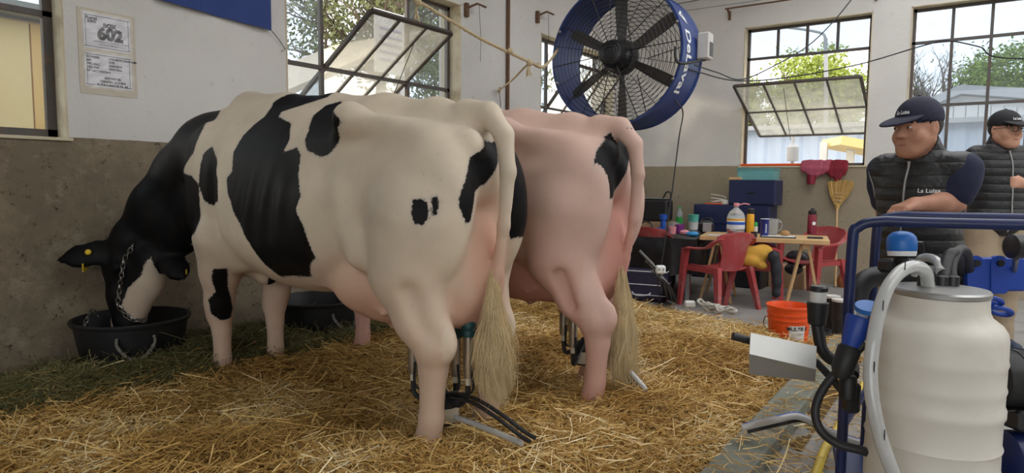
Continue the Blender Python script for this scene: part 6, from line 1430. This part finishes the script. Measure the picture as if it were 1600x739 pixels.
def person(px_feet, root, face, head_face, sc, larm, rarm, lhand, rhand, style, label, head_tilt=0., lean=(0, 0)):
    """root: world ground point; arms: world (shoulder is implicit) elbow, wrist ; hands: (dir, palm normal, curl)"""
    root = Vector(root); f = Vector(face); f.z = 0; f.normalize(); l = f.cross(Vector((0, 0, 1)))          # local x = the person's right
    Rm = Matrix((l, f, Vector((0, 0, 1)))).transposed(); Ri = Rm.transposed()
    def loc(p): return np.array(Ri @ (Vector(p)-root))/sc
    def ldir(d): return np.array((Ri @ Vector(d)).normalized())
    t = thing('person', root, label, 'person'); t.rotation_euler = Rm.to_euler(); t.scale = (sc, sc, sc); WL[t.name] = Vector((0, 0, 0))
    hf = Ri @ Vector(head_face).normalized(); ha = math.atan2(-hf.x, hf.y)
    Hm = Matrix.Rotation(ha, 3, 'Z') @ Matrix.Rotation(-head_tilt, 3, 'X'); HC = np.array((lean[0], .035+lean[1], 1.525)); HN = np.array(Hm)
    def hp(x, y, z): return HC+HN @ np.array((x, y, z))
    sh = {1: np.array((.168+lean[0]*.6, lean[1]*.6, 1.345)), -1: np.array((-.168+lean[0]*.6, lean[1]*.6, 1.345))}
    el = {-1: loc(larm[0]), 1: loc(rarm[0])}; wr = {-1: loc(larm[1]), 1: loc(rarm[1])}
    h = style.get('h', .0075)
    def grid_(): return SDF((-.62, -.42, -.01), (.62, .62, 1.72), h)
    def torso(s, g, zlo=None):
        s.ell((lean[0]*.3, .0+lean[1]*.3, .95), (.155+g, .115+g, .16+g), .05); s.ell((lean[0]*.5, .012+lean[1]*.5, 1.08), (.15+g, .118+g, .16+g), .05); s.ell((lean[0]*.6, .005+lean[1]*.6, 1.24), (.165+g, .112+g, .15+g), .05)
        s.cone((-.15+lean[0]*.6, -.005+lean[1]*.6, 1.345), (.15+lean[0]*.6, -.005+lean[1]*.6, 1.345), .058+g, .058+g, .05)
        s.cone((lean[0]*.7, -.015+lean[1]*.7, 1.35), (lean[0]*.9, .005+lean[1]*.9, 1.43), .075+g, .056+g*.6, .04)
    def legs(s, g):
        for k in (-1, 1):
            s.chain([(k*.085, 0, .90), (k*.095, .01, .66), (k*.10, .012, .47), (k*.105, -.01, .30), (k*.11, -.02, .085)], [.092+g, .077+g, .056+g, .053+g, .040+g], .035)
    # ---- body
    s = grid_(); torso(s, -.012); legs(s, -.012)
    for k in (-1, 1):
        s.chain([sh[k], (sh[k]+el[k])/2, el[k]], [.056, .049, .041], .03); m = el[k]*.65+wr[k]*.35
        s.chain([el[k], m, wr[k]], [.041, .042, .027], .02)
        s.chain([(k*.11, -.02, .09), (k*.115, .06, .035)], [.04, .036], .03)
    # head
    s.cone((lean[0]*.9, .0+lean[1]*.9, 1.40), hp(0, -.03, -.05), .056, .055, .03)
    s.ell(hp(0, -.015, .035), (.076, .096, .088), .02, HN); s.ell(hp(0, .02, -.03), (.066, .075, .088), .025, HN)
    s.ell(hp(0, .05, -.085), (.043, .042, .036), .03, HN); s.ell(hp(0, .073, -.103), (.022, .02, .018), .02, HN)
    for k in (-1, 1):
        s.ell(hp(k*.045, .055, -.035), (.026, .028, .03), .02, HN); s.cone(hp(k*.058, .0, -.05), hp(k*.03, .06, -.095), .024, .02, .025)
        s.ell(hp(k*.031, .094, .008), (.017, .014, .012), .012, HN, sub=True)
        s.cone(hp(k*.012, .089, .028), hp(k*.046, .078, .026), .008, .007, .012)
        s.ell(hp(k*.076, -.008, -.005), (.011, .022, .032), .008, HN); s.ell(hp(k*.085, -.002, -.0), (.006, .012, .018), .005, HN, sub=True)
        s.ell(hp(k*.013, .102, -.028), (.009, .011, .009), .008, HN)
        s.cone(hp(k*.031, .083, .008), hp(k*.033, .083, .008), .0125, .0125, .004)
    s.cone(hp(0, .088, .016), hp(0, .112, -.022), .0095, .0125, .012); s.ell(hp(0, .112, -.026), (.012, .012, .010), .008, HN)
    s.cone(hp(-.018, .087, -.060), hp(.018, .087, -.060), .0075, .0075, .006); s.cone(hp(-.015, .086, -.071), hp(.015, .086, -.071), .008, .008, .005)
    s.cone(hp(-.02, .097, -.0655), hp(.02, .097, -.0655), .002, .002, .003, sub=True)
    # hands
    for k, (hd, pn, curl, th_) in ((-1, lhand), (1, rhand)):
        d = ldir(hd); n = ldir(pn); n = n-d*(n@d); n /= np.linalg.norm(n); side = np.cross(n, d)*1.0      # palm faces along n
        tsg = k*style.get('thumb', 1)
        W = wr[k]; kn = W+d*.085
        s.cone(W, W+d*.02, .026, .027, .02)
        s.cone(W+d*.025-side*.017, kn-side*.026, .018, .0155, .014); s.cone(W+d*.025+side*.017, kn+side*.026, .018, .0155, .014); s.cone(W+d*.03, kn, .018, .016, .014)
        for i, (off, ln) in enumerate(((-.031, .066), (-.0105, .076), (.0105, .072), (.031, .056))):
            b = kn+side*off
            # proper bent chain about the knuckle axis
            p = [b]; ang = 0.
            for j, fr_ in enumerate((.45, .32, .23)):
                ang += curl*(.8 if j == 0 else 1.0); dv = d*math.cos(ang)+n*math.sin(ang); p.append(p[-1]+dv*ln*fr_*1.15)
            s.chain(p, [.0098, .0092, .0084, .007], .005)
        tb_ = W+d*.03-side*.026*tsg; t1 = tb_+d*.03-side*.022*tsg+n*.012; t2 = t1+(d*math.cos(th_)+n*math.sin(th_))*.032+side*.004*tsg; t3 = t2+(d*math.cos(th_*1.3)+n*math.sin(th_*1.3))*.024+side*.006*tsg
        s.chain([tb_, t1, t2, t3], [.016, .0125, .0105, .0085], .008)
    v, q = s.mesh(); v = smooth_verts(v, q, 1, .35); np_mesh('body', v, q, style['skin'], t)
    # ---- clothing
    def cloth(name, fn, m, cut=None, lab=None, it=1):
        s = grid_(); fn(s); v, q = s.mesh(); v = smooth_verts(v, q, it, .4); return np_mesh(name, v, q, m, t, label=lab), v, q
    def tr(s):
        legs(s, .018); s.ell((0, 0, .92), (.150, .118, .11), .04)
        for k in (-1, 1): s.chain([(k*.11, -.01, .16), (k*.112, -.01, .07)], [.062, .066], .02)
    cloth('trousers', tr, M_khaki)
    for k in (-1, 1):
        s = SDF((-.08, -.14, -.005), (.08, .2, .16), .007); s.chain([(0, -.05, .045), (0, .05, .042), (0, .13, .035)], [.046, .045, .04], .02); s.cone((0, -.02, .09), (0, -.03, .12), .05, .046, .02); s.cone((0, -.2, -.045), (0, .2, -.045), .05, .05, .004, sub=True)
        v, q = s.mesh(); o = np_mesh('shoe', v+np.array((k*.115, -.01, 0)), q, M_shoe, t); MB().box((k*.115, .03, .008), (.085, .26, .016), None, .006).build('sole', M_whitel, t)
    def sleeve(s):
        for k in (-1, 1):
            e_ = sh[k]*(1-style['sleeve'])+el[k]*style['sleeve']; s.chain([sh[k], (sh[k]+e_)/2, e_], [.066, .065, .063], .03)
        torso(s, -.002)
        if style['sleeve'] > .9:
            for k in (-1, 1): s.chain([el[k], el[k]*.35+wr[k]*.65, el[k]*.12+wr[k]*.88], [.060, .052, .044], .03)
    _, sv, sq = cloth('shirt', sleeve, style['shirt'])
    def vest(s):
        torso(s, .020); s.ell((lean[0]*.35, .01, .93), (.178, .142, .13), .05)
        s.cone((lean[0]*.8, -.018+lean[1]*.8, 1.385), (lean[0]*.95, .004+lean[1]*.9, 1.455), .088, .074, .03)
        for k in (-1, 1): s.ell((sh[k][0]*.86, sh[k][1], 1.352), (.058, .064, .046), .04)
        # arm holes and open neck
        for k in (-1, 1):
            d_ = el[k]-sh[k]; s.cone(sh[k]+np.array((k*.070, 0, .02)), sh[k]+np.array((k*.075, 0, -.14)), .056, .056, .02, sub=True)
        s.cone((lean[0], .01+lean[1], 1.42), (lean[0], .05+lean[1], 1.52), .060, .085, .01, sub=True); s.cone((lean[0], .06+lean[1], 1.42), (lean[0], .14+lean[1], 1.46), .022, .05, .015, sub=True)
        s.cone((-.3, 0, .71), (.3, 0, .71), .12, .12, .02, sub=True)
    _, vv_, vq_ = cloth('vest', vest, style['vest'])
    bv = BVHTree.FromPolygons([Vector(tuple(p)) for p in vv_], [tuple(int(i) for i in a) for a in vq_])
    def hug(x, z, off, y0=.6, back=False):
        h_ = bv.ray_cast(Vector((x, y0, z)), Vector((0, -1, 0))); return (h_[0]+h_[1]*off) if h_[0] is not None else None
    pts = [hug(.006, z, .003) for z in [.84+.02*i for i in range(29)]]; pts = [p for p in pts if p is not None and p.y > .05]
    if len(pts) > 3: zp = MB().tube(pts, .0042, 5).build('zip', M_vpipe, t); MB().box(pts[-1]+Vector((0, .006, -.012)), (.008, .004, .026)).build('zip_pull', M_vpipe, zp)
    for k in (-1, 1):
        ring = []
        c_ = sh[k]+np.array((k*.012, 0, -.045))
        for i in range(20):
            a = 2*math.pi*i/20; pp = Vector((c_[0]+k*.004, c_[1]+math.cos(a)*.074, c_[2]+math.sin(a)*.098)); nr = bv.find_nearest(pp+Vector((k*.03, 0, 0))); ring.append(nr[0]+nr[1]*.002)
        MB().tube(ring, .0035, 5, closed=True).build('armhole_piping', M_vpipe, t)
    if style.get('logo'):
        tv, tf = text_geo(style['logo'], .024, .0004); o_ = []
        for q_ in tv:
            p = hug(-.085-q_.x, 1.255+q_.y, .003); o_.append(p if p is not None else Vector((-.09, .14, 1.25)))
        MB().add(o_, tf).build('chest_logo', M_whitel, t)
    # ---- cap, hair, eyes
    s = SDF(HC-.24, HC+.24, .006); s.ell(hp(0, -.014, .045), (.086, .106, .092), .01, HN); cut = hp(0, 0, -.19); s.ell(hp(0, -.02, -.175), (.3, .3, .205), .006, HN, sub=True); s.ell(hp(0, -.014, .040), (.078, .098, .084), .004, HN, sub=True)
    v, q = s.mesh(); cap_ = np_mesh('cap', v, q, style['cap'], t)
    s = SDF(HC-.26, HC+.26, .0055); BR = np.array(Hm @ Matrix.Rotation(R(-14), 3, 'X')); s.ell(hp(0, .092, .042), (.080, .100, .011), .004, BR); s.ell(hp(0, -.014, .03), (.076, .097, .09), .004, HN, sub=True); s.ell(hp(0, .07, -.073), (.13, .17, .108), .01, BR, sub=True)
    v, q = s.mesh(); bo = np_mesh('cap_brim', v, q, style['cap'], t)
    MB().ell(tuple(hp(0, -.014, .138)), (.008, .008, .005)).build('cap_button', style['cap'], t)
    tv, tf = text_geo('La Luisa', .022, .0006); vs_ = []
    for q_ in tv:
        a = -q_.x/.10; z_ = .072+q_.y; rr = math.sqrt(max(.05, 1-((z_-.045)/.092)**2)); vs_.append(Vector(tuple(hp(math.sin(a)*.0885*rr, -.014+math.cos(a)*.1085*rr, z_))))
    MB().add(vs_, tf).build('cap_lettering', M_whitel, t)
    s = SDF(HC-.2, HC+.2, .006); s.ell(hp(0, -.022, .02), (.0795, .094, .088), .01, HN); s.ell(hp(0, .088, -.03), (.11, .088, .12), .006, HN, sub=True); s.ell(hp(0, -.01, -.14), (.2, .2, .10), .01, HN, sub=True)
    for k in (-1, 1): s.ell(hp(k*.085, -.005, -.005), (.016, .026, .034), .004, HN, sub=True)
    v, q = s.mesh(); np_mesh('hair', v, q, M_hairk, t)
    if style.get('fringe'):
        mb = MB(); rg = random.Random(4)
        for i in range(60):
            a = rg.uniform(-1, 1); p0 = hp(a*.062, .082-.02*a*a, .045); p1 = hp(a*.066+rg.uniform(-.01, .01), .092-.022*a*a, .022+rg.uniform(-.006, .01)); mb.tube([tuple(p0), tuple((p0+p1)/2+HN @ np.array((0, .006, 0))), tuple(p1)], .003, 4)
        mb.build('fringe', M_hairk, t, kind='stuff')
    for k in (-1, 1):
        e_ = MB().ell(tuple(hp(k*.031, .0885, .007)), (.0115, .0085, .0062), 12, 8, Hm).build('eye', M_eyew, t); MB().ell(tuple(hp(k*.031, .0955, .007)), (.0048, .003, .0052), 10, 6, Hm).build('iris', M_eye, e_)
        MB().tube([tuple(hp(k*.014, .0985, .026)), tuple(hp(k*.03, .0965, .031)), tuple(hp(k*.048, .085, .026))], [.0035, .0042, .0025], 6).build('eyebrow', M_hairk, t)
    mb = MB(); mb.tube([tuple(hp(-.021, .0905, -.0655)), tuple(hp(0, .0965, -.064)), tuple(hp(.021, .0905, -.0655))], [.003, .0055, .003], 6); mb.build('lips', M_lip, t)
    if style.get('glasses'):
        g_ = thing('spectacles', (0, 0, 0)) if False else None; mb = MB()
        for k in (-1, 1): mb.tube([tuple(hp(k*.033+math.copysign(abs(math.cos(a))**.7, math.cos(a))*.025, .112-.01*abs(math.cos(a)*.0+k*0), .006+math.copysign(abs(math.sin(a))**.7, math.sin(a))*.018)) for a in [R(x) for x in range(0, 360, 20)]], .0022, 5, closed=True)
        mb.tube([tuple(hp(-.008, .113, .010)), tuple(hp(.008, .113, .010))], .002, 5)
        for k in (-1, 1): mb.tube([tuple(hp(k*.058, .110, .008)), tuple(hp(k*.078, .07, .010)), tuple(hp(k*.082, -.01, .006))], .002, 5)
        mb.build('glasses', M_blackp, t)
    return t
R1 = at(1440, 400, 2.95); R1.z = 0
FWh = Vector((FW.x, FW.y, 0)).normalized()
E1, W1 = at(1492, 316, 2.76), at(1430, 319, 2.72)
person(None, R1, -FWh*.56-RT*.83, -FWh*.36-RT*.93, 1.0, (E1, W1), (at(1385, 330, 3.12), at(1392, 400, 3.0)),
       (at(1402, 327, 2.69)-W1, Vector((0, 0, -1)), .62, .7), (Vector((0, 0, -1)), RT, .35, .3),
       dict(skin=M_skin, shirt=M_navyc, vest=M_vest, cap=M_cap, sleeve=.72, logo='La Luisa', h=.0072), 'man in navy cap and black quilted vest leaning one arm on the cart', .10, (0, .075))
R2 = at(1562, 545, 5.2); q = onz(1541, 546, 0); R2 = Vector((q.x, q.y, 0))
E2, W2 = at(1610, 308, 5.05), at(1597, 288, 4.9)
person(None, R2, -FWh-RT*.02, -FWh+RT*.12, 1.115, (at(1597, 322, 5.1), at(1600, 287, 4.88)), (at(1502, 318, 5.2), at(1528, 352, 5.0)),
       (at(1576, 284, 4.86)-at(1600, 287, 4.88), FWh, .75, .6), (at(1543, 385, 4.95)-at(1528, 352, 5.0), FWh+RT*.6, .3, .3),
       dict(skin=M_skin2, shirt=M_jack, vest=M_jack, cap=M_capk, sleeve=.5, glasses=True, fringe=True, h=.009), 'young man with glasses and black cap standing by the right window', .05)
